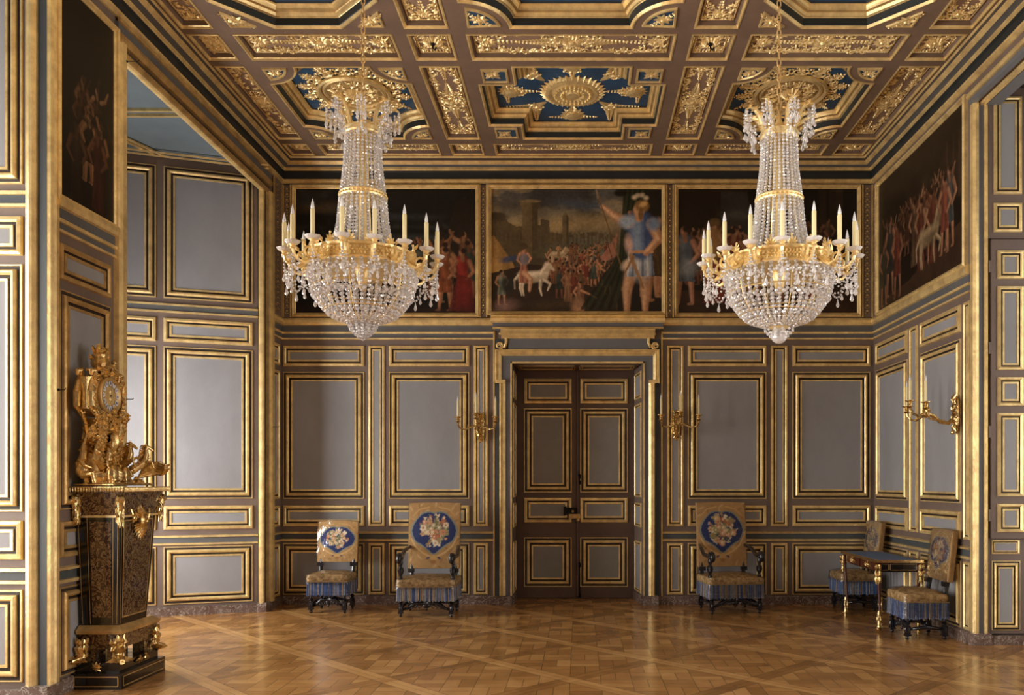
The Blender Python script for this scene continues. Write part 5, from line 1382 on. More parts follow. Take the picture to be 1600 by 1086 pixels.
# ================================================================== CHAIRS
def tapestry_cv(w, h, A, seed, crest=True):
    """bouquet in a blue cartouche on a fawn ground"""
    rs = random.Random(seed); c = Cv(w, h, A, 'b18d5c')
    c.noise(12, .18, seed); m_ = A/2
    # scrolling ground pattern
    for i in range(70):
        x, y = rs.uniform(0, A), rs.uniform(0, 1); c.blob(x, y, .045, .014, rs.choice(('8f6a3c', 'cfb081', '9b7048', 'c9a06c')), rs.uniform(0, 3), .5, .75)
    R = .41*A
    pts = []
    for i in range(60):
        a = 2*PI*i/60; s_ = math.sin(a); co = math.cos(a)
        r = 1+.05*math.cos(4*a)
        y = .575+s_*(.33 if s_ > 0 else .33)*r; x = m_+co*R*(1.0 if s_ > -.5 else 1.0-(-.5-s_)*1.1)*r
        if s_ > .80: y -= .085*(1-abs(co)/.6) if abs(co) < .6 else 0
        pts.append((x, y))
    c.poly([(m_+(x-m_)*1.09, .575+(y-.575)*1.07) for x, y in pts], '7d8c86', .9); c.poly(pts, '1c2f66')
    for d in (-1, 1):
        c.limb([(m_+d*A*.05, .17), (m_+d*A*.22, .24), (m_+d*A*.36, .33), (m_+d*A*.44, .45)], .022, .015, 'c29a62', 'dcbf8a')
        c.blob(m_+d*A*.10, .16, .035, .016, '2a3560', -d*.4, .3); c.limb([(m_+d*A*.1, .93), (m_+d*A*.3, .90), (m_+d*A*.42, .8)], .02, .012, 'b58d58', 'd2b27c')
    c.blob(m_, .16, .07*A, .045, 'c9a468', 0, .4); c.blob(m_, .10, .05*A, .03, '9b6f42', 0, .4)
    cols = ['d8c39a', 'e2d3b2', 'c9a27c', 'c98b6a', 'b5613f', 'd9b68c', 'e6dcc4', 'a9a27c', '8a8f62']
    for i in range(46):
        a = rs.uniform(0, 2*PI); r = math.sqrt(rs.random())*.27
        x, y = m_+r*math.cos(a)*A*1.08, .585+r*math.sin(a)*.95; c.stroke(m_, .56, x, y, .004, .012, rs.choice(('5b6a4c', '7d7a50', '9c8a60')))
        for q in range(3): c.blob(x+rs.uniform(-.02, .02), y+rs.uniform(-.02, .02), .020, .008, rs.choice(cols), rs.uniform(0, 3), .3)
    for i in range(30):
        a = rs.uniform(0, 2*PI); r = math.sqrt(rs.random())*.22
        x, y = m_+r*math.cos(a)*A*1.2, .58+r*math.sin(a); col = rs.choice(cols); R_ = rs.uniform(.030, .052)
        for q in range(7):
            b_ = q*2*PI/7+rs.random(); c.blob(x+math.cos(b_)*R_*.6, y+math.sin(b_)*R_*.6, R_*.5, R_*.36, col, b_, .3)
        c.blob(x, y, R_*.42, R_*.42, 'f0e4c8' if rs.random() < .5 else 'b9855c', 0, .5); c.blob(x+.006, y-.006, R_*.18, R_*.18, '7b4a30', 0, .5, .8)
    return c
def chair(loc, rz, arms, label, seed, plastic_fringe=False):
    if arms: w_, d_, zs, bw, bz0, bz1, bd = .63, .54, .415, .60, .50, 1.265, .07
    else: w_, d_, zs, bw, bz0, bz1, bd = .45, .42, .44, .475, .56, 1.04, .055
    cat = 'armchair' if arms else 'chair'
    t = empty('tapestry_armchair' if arms else 'tapestry_chair', loc, rz, label, cat)
    hw, hd = w_/2, d_/2; yf, yb_ = -hd, hd
    # turned legs
    prof = [(.012, .012), (.026, .02), (.026, .045), (.016, .052), (.03, .062), (.031, .068)]
    def leg(x, y, top):
        mb = MB(); mb.lathe([(.001, 0), (.014, .004), (.020, .018), (.014, .034), (.008, .04)], (x, y, 0), 10, 0)
        mb.box(x-.028, x+.028, y-.028, y+.028, .04, .055, 0); mb.box(x-.023, x+.023, y-.023, y+.023, .055, .135, 0)
        for q in (-1, 1):
            mb.ball((x, y+q*.024, .095), (.014, .006, .026), 6, 5, 0); mb.ball((x+q*.024, y, .095), (.006, .014, .026), 6, 5, 0)
        mb.lathe([(.024, .135), (.015, .145), (.028, .16), (.014, .175), (.018, .20), (.026, .235), (.024, .255), (.013, .268), (.024, .28), (.024, .29)], (x, y, 0), 12, 0)
        mb.box(x-.024, x+.024, y-.024, y+.024, .29, top, 0)
        return mb.build('leg', ['ebony'], t)
    for x, y in ((-hw+.03, yf+.03), (hw-.03, yf+.03), (-hw+.04, yb_-.03), (hw-.04, yb_-.03)): leg(x, y, zs-.04)
    # carved stretchers
    mb = MB(); y = yf+.05; span = hw-.05
    for d in (-1, 1):
        pts = [(d*span, y, .08), (d*span*.8, y, .095), (d*span*.62, y, .125), (d*span*.45, y, .155), (d*span*.25, y, .15), (0, y, .165)]
        mb.tube(pts, [.014, .018, .024, .030, .024, .028], 6, 0)
        for q, (px, pz) in enumerate(((.5, .120), (.3, .115), (.15, .165), (.66, .105))):
            mb.tube([(d*(span*px+.028*math.cos(a*.7)*(1-a/14)), y-.012, pz+.028*math.sin(a*.7)*(1-a/14)) for a in range(10)], [.009-.0005*a for a in range(10)], 5, 0)
    mb.ball((0, y, .125), (.045, .018, .035), 8, 6, 0); mb.ball((0, y, .085), (.014, .014, .02), 6, 5, 0)
    mb.build('front_stretcher', ['ebony'], t, smooth=True)
    mb = MB()
    for d in (-1, 1):
        mb.tube([(d*(hw-.035), yf+.05, .10), (d*(hw-.035), 0, .12), (d*(hw-.035), yb_-.03, .10)], [.013, .02, .013], 6, 0)
    mb.tube([(-hw+.035, .02, .12), (-.06, .02, .14), (0, .02, .16), (.06, .02, .14), (hw-.035, .02, .12)], [.012, .018, .026, .018, .012], 6, 0)
    mb.build('stretcher', ['ebony'], t, smooth=True)
    # seat
    def pad(name, x0, x1, y0, y1, z0, z1, dome, mats_, e=.02, n=14):
        mb = MB(); v = []; f = []; N = n+1
        for j in range(N):
            for i in range(N):
                u, v_ = i/n*2-1, j/n*2-1; q = (1-abs(u)**4)*(1-abs(v_)**4)
                v.append((x0+(x1-x0)*i/n, y0+(y1-y0)*j/n, z1+dome*q))
        for j in range(n):
            for i in range(n): f.append((j*N+i, j*N+i+1, (j+1)*N+i+1, (j+1)*N+i))
        mb.add(v, f, 0)
        edge = [i for i in range(N)]+[j*N+n for j in range(1, N)]+[n*N+i for i in range(n-1, -1, -1)]+[j*N for j in range(n-1, 0, -1)]
        ev = [v[i] for i in edge]; K = len(ev); cx, cy = (x0+x1)/2, (y0+y1)/2
        rings = [ev]
        for zf, ex_ in ((z1-.012, .008), ((z0+z1)/2, .012), (z0+.01, .006), (z0, 0)):
            rings.append([(cx+(p[0]-cx)*(1+ex_/(x1-x0)*2), cy+(p[1]-cy)*(1+ex_/(y1-y0)*2), zf) for p in ev])
        vv = [p for r in rings for p in r]; ff = []
        for r in range(len(rings)-1):
            for k in range(K): ff.append((r*K+k, r*K+(k+1) % K, (r+1)*K+(k+1) % K, (r+1)*K+k))
        ff.append(tuple(range((len(rings)-1)*K, len(rings)*K)))
        mb.add(vv, ff, 0)
        return mb.build(name, mats_, t, smooth=True)
    pad('seat', -hw, hw, yf, yb_-.03, zs-.075, zs, .035, ['seat_tapestry'])
    # fringe : knotted band and hanging strands
    mb = MB(); zt_, zb_ = zs-.070, zs-.235
    x0, x1, y0, y1 = -hw-.006, hw+.006, yf-.006, yb_-.01
    per = [(x0, y1), (x0, y0), (x1, y0), (x1, y1), (x0, y1)]
    rs = random.Random(seed)
    for s_ in range(4):
        (ax, ay), (bx_, by) = per[s_], per[s_+1]; L = math.hypot(bx_-ax, by-ay); n = int(L/.0085)
        nx_, ny_ = (by-ay)/L, -(bx_-ax)/L
        if nx_*(ax+bx_)/2+ny_*((ay+by)/2) < 0: nx_, ny_ = -nx_, -ny_
        for i in range(n):
            t0, t1 = i/n, (i+.9)/n
            p0 = (ax+(bx_-ax)*t0, ay+(by-ay)*t0); p1 = (ax+(bx_-ax)*t1, ay+(by-ay)*t1)
            q9 = rs.random(); k9 = (.8 if math.sin(i*.13+s_*2+seed) > .1 else .5)*(.62 if arms else 1); fm = 0 if q9 < k9 else (2 if q9 < k9+.7*(1-k9) else 1)
            zb = zb_+rs.uniform(-.008, .012); o = rs.uniform(.002, .010)
            pm = ((p0[0]+p1[0])/2+nx_*.004, (p0[1]+p1[1])/2+ny_*.004)
            mb.add([(p0[0], p0[1], zt_), (pm[0], pm[1], zt_), (p1[0], p1[1], zt_),
                    (p0[0]+nx_*o, p0[1]+ny_*o, zb), (pm[0]+nx_*o, pm[1]+ny_*o, zb), (p1[0]+nx_*o, p1[1]+ny_*o, zb)], [(0, 1, 4, 3), (1, 2, 5, 4)], fm)
        mb.tube([(ax, ay, zt_-.004), (bx_, by, zt_-.004)], .007, 6, 1)
    mb.build('fringe', ['fringe_blue', 'fringe_beige', 'fringe_grey'], t)
    # back: posts and upholstered panel, raked
    rk = .11
    def by_(z): return yb_-.035+(z-zs)*rk
    for d in (-1, 1):
        mb = MB(); mb.tube([(d*(bw/2-.04), yb_-.04, zs-.05), (d*(bw/2-.04), by_(bz0+.05)+.02, bz0+.05)], .024, 8, 0)
        mb.box(d*(bw/2-.04)-.035, d*(bw/2-.04)+.035, by_(bz0-.03)-.03, by_(bz0-.03)+.02, bz0-.045, bz0, 0)
        mb.build('back_post', ['ebony'], t)
    A = bw/(bz1-bz0); cv = tapestry_cv(84 if arms else 70, 100 if arms else 74, A, seed)
    def Bf(i, j, off=0):
        z = bz0+(bz1-bz0)*j; u = i*2-1
        crest = .012*(1-u*u)*(j**6)
        bul = .022*(1-abs(u)**3)*(1-abs(j*2-1)**3)
        return ((u*bw/2), by_(z)-bul-off, z+crest)
    mb = MB(); n = 12; v = []; N = n+1           # body of the back
    for dep, sc in ((.0, 1.0), (.012, 1.015), (bd-.01, 1.015), (bd, .98)):
        for k in range(4*n):
            s_, q = divmod(k, n); q /= n
            i, j = ((q, 0), (1, q), (1-q, 1), (0, 1-q))[s_]
            p = Bf(i, j); v.append((p[0]*sc, p[1]+dep, bz0+(p[2]-bz0)*1.0+(sc-1)*.3*(1 if j > .5 else -1)))
    K = 4*n; f = []
    for r in range(3):
        for k in range(K): f.append((r*K+k, r*K+(k+1) % K, (r+1)*K+(k+1) % K, (r+1)*K+k))
    f.append(tuple(range(3*K, 4*K))); mb.add(v, f, 0)
    back = mb.build('backrest', ['tapestry_edge'], t)
    cv.mesh('tapestry_panel', 'tapestry', lambda i, j: Bf(i, j), back)
    if arms:
        for d in (-1, 1):
            mb = MB(); xa_ = d*(hw-.02)
            mb.lathe([(.024, zs-.02), (.026, zs+.02), (.016, zs+.04), (.03, zs+.08), (.034, zs+.12), (.018, zs+.15), (.028, zs+.19), (.024, zs+.23)], (xa_, yf+.07, 0), 10, 0)
            for k in range(6): leaf(mb, lambda u, v_, h=0: (xa_+(.025+h)*math.cos(k), yf+.07+(.025+h)*math.sin(k), zs+.06+u), 0, 0, 0, .09, .012, .012, 0)
            mb.build('arm_post', ['ebony'], t)
            mb = MB(); za = zs+.245
            mb.tube([(d*(bw/2-.02), by_(za+.09)+.02, za+.10), (d*(bw/2+.01), .10, za+.065), (d*(hw+.0), -.02, za+.01), (xa_, yf+.12, za+.0), (xa_, yf+.05, za+.03), (xa_, yf+.0, za+.035), (xa_, yf-.03, za+.01), (xa_, yf-.03, za-.03), (xa_, yf+.0, za-.045), (xa_, yf+.025, za-.025)],
                    [.018, .022, .024, .026, .030, .032, .032, .030, .024, .018], 10, 0)
            for q in (-1, 1): mb.tube([(xa_+q*.03, yf+.005+.03*math.cos(a*.7)*(1-a/13), za-.005+.03*math.sin(a*.7)*(1-a/13)) for a in range(12)], .006, 5, 0)
            mb.build('arm', ['ebony'], t, smooth=True)
    # clear dust covers
    mb = MB(); N2 = 10; g = .008; v = []; f = []
    rs = random.Random(seed+5)
    x0, x1, y0, y1 = -hw-.014, hw+.014, yf-.016, yb_-.02
    zt2 = zs+.006; zb2 = zs-(.22 if plastic_fringe else .10)
    for j in range(N2+1):
        for i in range(N2+1):
            u, q = i/N2*2-1, j/N2*2-1
            v.append((x0+(x1-x0)*i/N2, y0+(y1-y0)*j/N2, zt2+.036*(1-abs(u)**4)*(1-abs(q)**4)+rs.uniform(0, .006)))
    for j in range(N2):
        for i in range(N2): f.append((j*(N2+1)+i, j*(N2+1)+i+1, (j+1)*(N2+1)+i+1, (j+1)*(N2+1)+i))
    mb.add(v, f, 0)
    ed = [(x0+(x1-x0)*i/N2, y0) for i in range(N2+1)]+[(x1, y0+(y1-y0)*i/N2) for i in range(1, N2+1)]+[(x1-(x1-x0)*i/N2, y1) for i in range(1, N2+1)]+[(x0, y1-(y1-y0)*i/N2) for i in range(1, N2)]
    K = len(ed); vv = [(x, y, zt2) for x, y in ed]
    for q in (1, 2, 3):
        vv += [(x*(1+.012*q)+rs.uniform(-.003, .003), y*(1+.012*q)+rs.uniform(-.003, .003), zt2+(zb2-zt2)*q/3+rs.uniform(-.004, .004)) for x, y in ed]
    mb.add(vv, [(r*K+k, r*K+(k+1) % K, (r+1)*K+(k+1) % K, (r+1)*K+k) for r in range(3) for k in range(K)], 0)
    mb.build('plastic_cover', ['clear_plastic'], t, smooth=True)
    mb = MB(); v = []; K = 40
    for dep in (-.012, bd+.012):
        for k in range(K):
            s_, q = divmod(k, 10); q /= 10
            i, j = ((q, 0), (1, q), (1-q, 1), (0, 1-q))[s_]; p = Bf(i, j)
            v.append((p[0]*1.03, p[1]+dep, p[2]+(.012 if j > .5 else -.004)+rs.uniform(-.002, .002)))
    mb.add(v, [(k, (k+1) % K, K+(k+1) % K, K+k) for k in range(K) if k >= 10], 0)
    v = []; 
    for j in range(11):
        for i in range(9):
            p = Bf(i/8, j/10, .012); v.append((p[0]*1.03, p[1]+rs.uniform(-.004, .004), p[2]+(.012 if j > 5 else 0)))
    mb.add(v, [(j*9+i, j*9+i+1, (j+1)*9+i+1, (j+1)*9+i) for j in range(10) for i in range(8)], 0)
    mb.build('plastic_cover', ['clear_plastic'], t, smooth=True)
    return t
chair((-2.915, 9.83, 0), 0, False, 'small tapestry side chair without arms, against the back wall in the left corner', 3)
chair((-1.725, 9.61, 0), 0, True, 'tall blue and fawn tapestry armchair left of the double door', 8, False)
chair((1.775, 9.84, 0), math.radians(8), True, 'tall blue and fawn tapestry armchair right of the double door', 12, True)
chair((3.29, 9.96, 0), -PI/2, False, 'tapestry side chair in the right corner, partly hidden behind the writing table', 5)
chair((3.335, 8.19, 0), -PI/2, False, 'tapestry side chair under plastic in front of the writing table, right wall', 21, True)

# ================================================================== WRITING TABLE (long side along the wall)
TX0, TX1, TY0, TY1, TZ = 3.03, 3.50, 8.47, 9.60, .722
t = empty('writing_table', ((TX0+TX1)/2, (TY0+TY1)/2, 0), 0, 'gilt-mounted writing table with a blue top between two covered chairs', 'table')
cx, cy = (TX0+TX1)/2, (TY0+TY1)/2; hx, hy = (TX1-TX0)/2, (TY1-TY0)/2
mb = MB(); mb.box(-hx, hx, -hy, hy, TZ-.022, TZ-.003, 0); mb.box(-hx+.03, hx-.03, -hy+.03, hy-.03, TZ-.005, TZ, 1)
tp = mb.build('tabletop', ['table_wood', 'table_blue'], t)
mb = MB()
for (x0, x1, y0, y1) in ((-hx-.006, hx+.006, -hy-.006, -hy+.012), (-hx-.006, hx+.006, hy-.012, hy+.006), (-hx-.006, -hx+.012, -hy, hy), (hx-.012, hx+.006, -hy, hy)):
    mb.box(x0, x1, y0, y1, TZ-.026, TZ+.002, 0)
mb.build('gilt_edge', ['ormolu'], tp)
mb = MB(); ax0, ax1, ay0, ay1 = -hx+.03, hx-.03, -hy+.03, hy-.03
mb.box(ax0, ax1, ay0, ay1, TZ-.125, TZ-.022, 0); ap = mb.build('apron', ['black_lacquer'], t)
mb = MB()      # brass fillets on the end facing the camera and drawer front
def fil(x0, x1, z0, z1, y): 
    for a in ((x0, x1, z0, z0+.005), (x0, x1, z1-.005, z1), (x0, x0+.005, z0, z1), (x1-.005, x1, z0, z1)): mb.box(a[0], a[1], y-.003, y, a[2], a[3], 0)
fil(ax0+.02, ax0+.10, TZ-.105, TZ-.04, ay0); fil(ax0+.115, ax1-.02, TZ-.105, TZ-.04, ay0)
mb.build('brass_fillet', ['gold_dark'], ap)
for k, (ya, yb2) in enumerate(((-hy+.10, -.02), (.02, hy-.10))):
    mb = MB(); mb.box(ax0-.012, ax0, ya, yb2, TZ-.115, TZ-.03, 0); dr = mb.build('drawer', ['table_wood'], t)
    mb = MB(); ym = (ya+yb2)/2
    P_ = lambda u, v, h=0: (ax0-.014-h, ym+u, TZ-.072+v)
    for d in (-1, 1): scroll(mb, P_, 0, 0, 0 if d > 0 else PI, .028, d, 1.2, 0); leaf(mb, P_, d*.05, 0, 0 if d > 0 else PI, .06, .014, .014, 0)
    rosette(mb, P_, 0, 0, .025, 6, 0, .02)
    mb.build('handle', ['ormolu'], dr)
for sx_, sy_ in ((-1, -1), (-1, 1), (1, -1), (1, 1)):
    X_, Y_ = sx_*(hx-.04), sy_*(hy-.04)
    mb = MB(); pts = [(X_+sx_*.008, Y_+sy_*.008, TZ-.03), (X_+sx_*.018, Y_+sy_*.018, TZ-.10), (X_+sx_*.012, Y_+sy_*.012, TZ-.2), (X_, Y_, TZ-.38), (X_-sx_*.006, Y_-sy_*.006, .18), (X_, Y_, .07), (X_+sx_*.010, Y_+sy_*.010, .02), (X_+sx_*.012, Y_+sy_*.012, .0)]
    mb.tube(pts, [.024, .027, .020, .015, .012, .011, .014, .012], 8, 0); lg = mb.build('leg', ['table_wood'], t, smooth=True)
    mb = MB()     # gilt corner mount and shoe
    for k in range(7):
        a = math.atan2(sy_, sx_)+(k-3)*.45
        for z, L in ((TZ-.04, .10), (TZ-.10, .09), (TZ-.16, .10)):
            r0 = .020+.006*(z < TZ-.09)
            leaf(mb, lambda u, v, h=0: (X_+sx_*.014+(r0+h)*math.cos(a)-v*math.sin(a), Y_+sy_*.014+(r0+h)*math.sin(a)+v*math.cos(a), z-u), 0, 0, 0, L*(1-.08*abs(k-3)), .012, .012, 0)
    mb.ball((X_+sx_*.045, Y_+sy_*.045, TZ-.07), (.020, .020, .03), 8, 6, 0); mb.ball((X_+sx_*.05, Y_+sy_*.05, TZ-.115), (.012, .012, .02), 6, 5, 0)
    mb.build('gilt_mount', ['ormolu'], lg); mb = MB()
    mb.lathe([(.014, .20), (.020, .17), (.016, .12), (.018, .06), (.026, .03), (.024, .0)], (X_+sx_*.006, Y_+sy_*.006, 0), 10, 0)
    for k in range(6): leaf(mb, lambda u, v, h=0, k=k: (X_+(.018+h)*math.cos(k)-v*math.sin(k), Y_+(.018+h)*math.sin(k)+v*math.cos(k), .06+u), 0, 0, 0, .12, .010, .010, 0)
    mb.ball((X_+sx_*.022, Y_+sy_*.022, .018), (.028, .028, .018), 8, 6, 0)
    mb.build('gilt_shoe', ['ormolu'], lg)

# ================================================================== CLOCK PEDESTAL
PX0, PX1, PY0, PY1 = -3.70, -3.335, 6.06, 6.70
t = empty('clock_pedestal', ((PX0+PX1)/2, (PY0+PY1)/2, 0), 0, 'tapering black and tortoiseshell pedestal with gilt mounts under the gilt clock', 'pedestal')
ox, oy = (PX0+PX1)/2, (PY0+PY1)/2; hx, hy = (PX1-PX0)/2, (PY1-PY0)/2
def lineframe(mb, face, a0, a1, z0, z1, w_=.007, mi=0, pos=0.0, top=None):
    """thin brass rectangle lying on a vertical face ('x+' or 'y-'); top=(a0,a1) lets it taper"""
    b0, b1 = top if top else (a0, a1)
    e = .003
    def q(a, z, h): return (pos+h, a, z) if face == 'x+' else (a, pos-h, z)
    def bar(pa, pb, da, db):
        (x0, z0_), (x1, z1_) = pa, pb
        mb.add([q(x0, z0_, e), q(x1, z1_, e), q(x1+da, z1_+db, e), q(x0+da, z0_+db, e)], [(0, 1, 2, 3)], mi)
    bar((a0, z0), (a1, z0), 0, w_); bar((b0, z1-w_), (b1, z1-w_), 0, w_); bar((a0, z0), (b0, z1), w_, 0); bar((a1-w_, z0), (b1-w_, z1), w_, 0)
mb = MB(); mb.box(-hx, hx, -hy, hy, 0, .115, 0); pb_ = mb.build('plinth', ['black_lacquer'], t)
mb = MB(); lineframe(mb, 'x+', -hy+.02, hy-.02, .02, .095, pos=hx); lineframe(mb, 'y-', -hx+.02, hx-.02, .02, .095, pos=-hy); mb.build('brass_fillet', ['gold_dark'], pb_)
mb = MB(); mb.box(-hx+.01, hx-.035, -hy+.045, hy-.045, .115, .185, 0); mb.build('upper_plinth', ['black_lacquer'], t)
# arched apron block between the feet
mb = MB()
mb.frustum((-hx+.02, hx-.06, -hy+.08, hy-.08), (-hx+.02, hx-.035, -hy+.055, hy-.055), .28, .40, 0)
mb.box(-hx+.02, -hx+.12, -hy+.10, -hy+.20, .18, .3, 0); mb.box(-hx+.02, -hx+.12, hy-.20, hy-.10, .18, .3, 0)
mb.box(hx-.16, hx-.07, -hy+.10, -hy+.19, .18, .3, 0); mb.box(hx-.16, hx-.07, hy-.19, hy-.10, .18, .3, 0)
mb.build('lower_block', ['boulle'], t)
mb = MB(); mb.frustum((-hx+.01, hx-.025, -hy+.045, hy-.045), (-hx+.01, hx-.015, -hy+.035, hy-.035), .395, .42, 0)
mb.frustum((-hx+.01, hx-.015, -hy+.035, hy-.035), (-hx+.01, hx-.06, -hy+.08, hy-.08), .42, .455, 0); mb.build('gilt_torus', ['gold_dark'], t)
# tapering trunk
zb, zt_ = .455, 1.262
B0 = (-hx+.02, hx-.065, -hy+.085, hy-.165+.0); B1 = (-hx+.0, hx-.035, -hy+.05, hy-.08)
mb = MB(); mb.frustum(B0, B1, zb, zt_, 0); tr_ = mb.build('trunk', ['black_lacquer'], t)
def onface(face, a, z, h):     # a in 0..1 across the face, z height; h out
    s_ = (z-zb)/(zt_-zb); b_ = [B0[i]+(B1[i]-B0[i])*s_ for i in range(4)]
    return (b_[1]+h, b_[2]+(b_[3]-b_[2])*a, z) if face == 'x+' else (b_[0]+(b_[1]-b_[0])*a, b_[2]-h, z)
mb = MB(); br = MB()
for face, (a0, a1) in (('x+', (.10, .90)), ('y-', (.32, .80))):
    mb.add([onface(face, a0, zb+.06, .003), onface(face, a1, zb+.06, .003), onface(face, a1, zt_-.04, .003), onface(face, a0, zt_-.04, .003)], [(0, 1, 2, 3)], 0)
    def edge(a, b_, za, zb2, w_=.028):
        br.add([onface(face, a, za, .005), onface(face, b_, za, .005), onface(face, b_, zb2, .005), onface(face, a, zb2, .005)], [(0, 1, 2, 3)], 0)
    if face == 'x+':
        for a in (a0-.02, a1): edge(a, a+.02, zb+.05, zt_-.03)
        edge(a0, a1, zb+.05, zb+.06); edge(a0, a1, zt_-.04, zt_-.03)
    for a in ((.02, .97) if face == 'x+' else (.06, .26, .84, .95)): edge(a, a+.012, zb+.01, zt_-.01)
mb.build('marquetry_panel', ['boulle'], tr_); br.build('brass_fillet', ['gold_dark'], tr_)
# capital block
mb = MB(); mb.frustum((-hx+.0, hx-.03, -hy+.045, hy-.07), (-hx+.0, hx-.005, -hy+.01, hy-.03), 1.262, 1.44, 0); mb.build('capital', ['boulle'], t)
mb = MB(); mb.box(-hx, hx-.022, -hy+.04, hy-.066, 1.252, 1.268, 0); mb.build('gilt_astragal', ['gold'], t)
mb = MB(); mb.box(-hx-.0, hx+.035, -hy-.03, hy+.0, 1.44, 1.478, 0); sl = mb.build('top_slab', ['black_lacquer'], t)
mb = MB()
for i in range(34):
    y = -hy-.03+(2*hy+.03)*(i+.5)/34; mb.ball((hx+.037, y, 1.458), (.012, .011, .019), 5, 4, 0)
for i in range(20):
    x = -hx+(2*hx+.035)*(i+.5)/20; mb.ball((x, -hy-.032, 1.458), (.011, .012, .019), 5, 4, 0)
mb.box(-hx, hx+.042, -hy-.038, -hy-.02, 1.472, 1.48, 0); mb.box(hx+.02, hx+.042, -hy-.03, hy, 1.472, 1.48, 0)
mb.build('gilt_edge', ['ormolu'], sl)
def acanthus_mount(mb, p, a0, H, W_, down=True, seed=0):
    """cluster of leaves standing out from a corner along direction a0"""
    rs = random.Random(seed); x, y, z = p
    s_ = -1 if down else 1
    for k in range(-3, 4):
        for r in range(3):
            a = a0+k*.38+rs.uniform(-.15, .15)
            zz0 = z+s_*H*(.05+.28*r); rr = W_*(.35+.12*r*(1 if not down else -.5))
            leaf(mb, lambda u, v, h=0: (x+(rr+h*1.2+u*.18)*math.cos(a)-v*math.sin(a), y+(rr+h*1.2+u*.18)*math.sin(a)+v*math.cos(a), zz0+s_*u), 0, 0, 0, H*(.5-.04*abs(k))*rs.uniform(.7, 1.1), W_*.30, W_*.22, 0)
    mb.tube([(x, y, z), (x+math.cos(a0)*W_*.6, y+math.sin(a0)*W_*.6, z+s_*H*.35), (x+math.cos(a0)*W_*.3, y+math.sin(a0)*W_*.3, z+s_*H*.75), (x+math.cos(a0)*W_*.1, y+math.sin(a0)*W_*.1, z+s_*H)], [W_*.3, W_*.36, W_*.22, W_*.08], 7, 0)
for i, (x, y, a) in enumerate(((hx-.03, -hy+.03, -PI/4), (hx-.03, hy-.05, PI/4), (-hx+.03, -hy+.03, -PI/2-.3))):
    mb = MB(); acanthus_mount(mb, (x, y, 1.43), a, .23, .055, True, i)
    mb.ball((x+math.cos(a)*.03, y+math.sin(a)*.03, 1.385), (.028, .028, .036), 8, 6, 0); mb.ball((x+math.cos(a)*.06, y+math.sin(a)*.06, 1.38), .010, 5, 4, 0)
    mb.build('corner_mount', ['ormolu'], t)
for i, (x, y, a) in enumerate(((hx-.075, -hy+.085, -PI/4), (hx-.075, hy-.085, PI/4), (-hx+.05, -hy+.085, -PI/2-.4))):
    mb = MB(); acanthus_mount(mb, (x, y, .185), a, .19, .075, False, i)
    c_, s_ = math.cos(a), math.sin(a)
    mb.tube([(x, y, .34), (x+c_*.05, y+s_*.05, .29), (x+c_*.03, y+s_*.03, .23), (x+c_*.06, y+s_*.06, .20), (x+c_*.11, y+s_*.11, .20)], [.02, .035, .03, .035, .02], 8, 0)
    for k in range(7):
        b_ = a+(k-3)*.45; leaf(mb, lambda u, v, h=0: (x+c_*.03+u*math.cos(b_)-v*math.sin(b_), y+s_*.03+u*math.sin(b_)+v*math.cos(b_), .195+h), 0, 0, 0, .10, .022, .03, 0)
    mb.build('foot_mount', ['ormolu'], t)
mb = MB(); P_ = lambda u, v, h=0: (B1[1]+.01+h, -.015+u, 1.19+v)     # palmette mask on the front
for k in range(-5, 6): leaf(mb, P_, 0, .01, -PI/2+k*.28, .13-.006*abs(k), .016, .03, 0)
for k in range(-2, 3): leaf(mb, P_, 0, .04, PI/2+k*.45, .12-.015*abs(k), .016, .035, 0)
mb.ball(P_(0, .03, .02), (.03, .038, .05), 10, 8, 0); mb.ball(P_(0, .025, .05), (.012, .008, .012), 6, 5, 0)
for d in (-1, 1):
    scroll(mb, P_, d*.05, .05, 0 if d > 0 else PI, .03, d, 1.2, 0); mb.ball(P_(d*.014, .038, .048), .005, 5, 4, 0)
mb.tube([P_(-.10, .02), P_(-.12, .08, .01), P_(-.13, .12, .0)], .008, 5, 0); mb.tube([P_(.10, .02), P_(.12, .08, .01), P_(.13, .12, .0)], .008, 5, 0)
mb.build('mask_mount', ['ormolu'], t)
mb = MB(); P2 = lambda u, v, h=0: (hx-.03+h, .03+u, .155+v)
for d in (-1, 1): leaf(mb, P2, 0, 0, 0 if d > 0 else PI, .11, .02, .03, 0); scroll(mb, P2, d*.02, 0, 0 if d > 0 else PI, .025, d, 1.2, 0)
P3_ = lambda u, v, h=0: (-.02+u, -hy+.04-h, .155+v); rosette(mb, P3_, 0, 0, .045, 8, 0, .03)
mb.build('plinth_mount', ['ormolu'], t)

# ================================================================== GILT CLOCK
KX, KY, KZ = -3.53, 6.17, 1.482
t = empty('mantel_clock', (KX, KY, KZ), 0, 'tall ornate gilt clock with round dial and rearing horses on the pedestal', 'clock')
def rem(o, vox=.006):
    m_ = o.modifiers.new('remesh', 'REMESH'); m_.mode = 'VOXEL'; m_.voxel_size = vox; m_.use_smooth_shade = True
    return o
# rocky base of drapery and waves
rs = random.Random(9); mb = MB(); mb.box(-.14, .16, -.13, .42, .004, .02, 0)
for i in range(46):
    x, y = rs.uniform(-.11, .13), rs.uniform(-.10, .38); h = .05+.05*rs.random()+(.06 if y < .1 else 0)
    mb.ball((x, y, h*.5+.004), (rs.uniform(.02, .045), rs.uniform(.03, .06), h*.5), 8, 6, 0)
for i in range(14): leaf(mb, lambda u, v, h=0: (.14+h, -.15+i*.04+v, .02+u), 0, 0, rs.uniform(-.4, .4), .06, .02, .02, 0)
rem(mb.build('rock_base', ['ormolu'], t), .006)
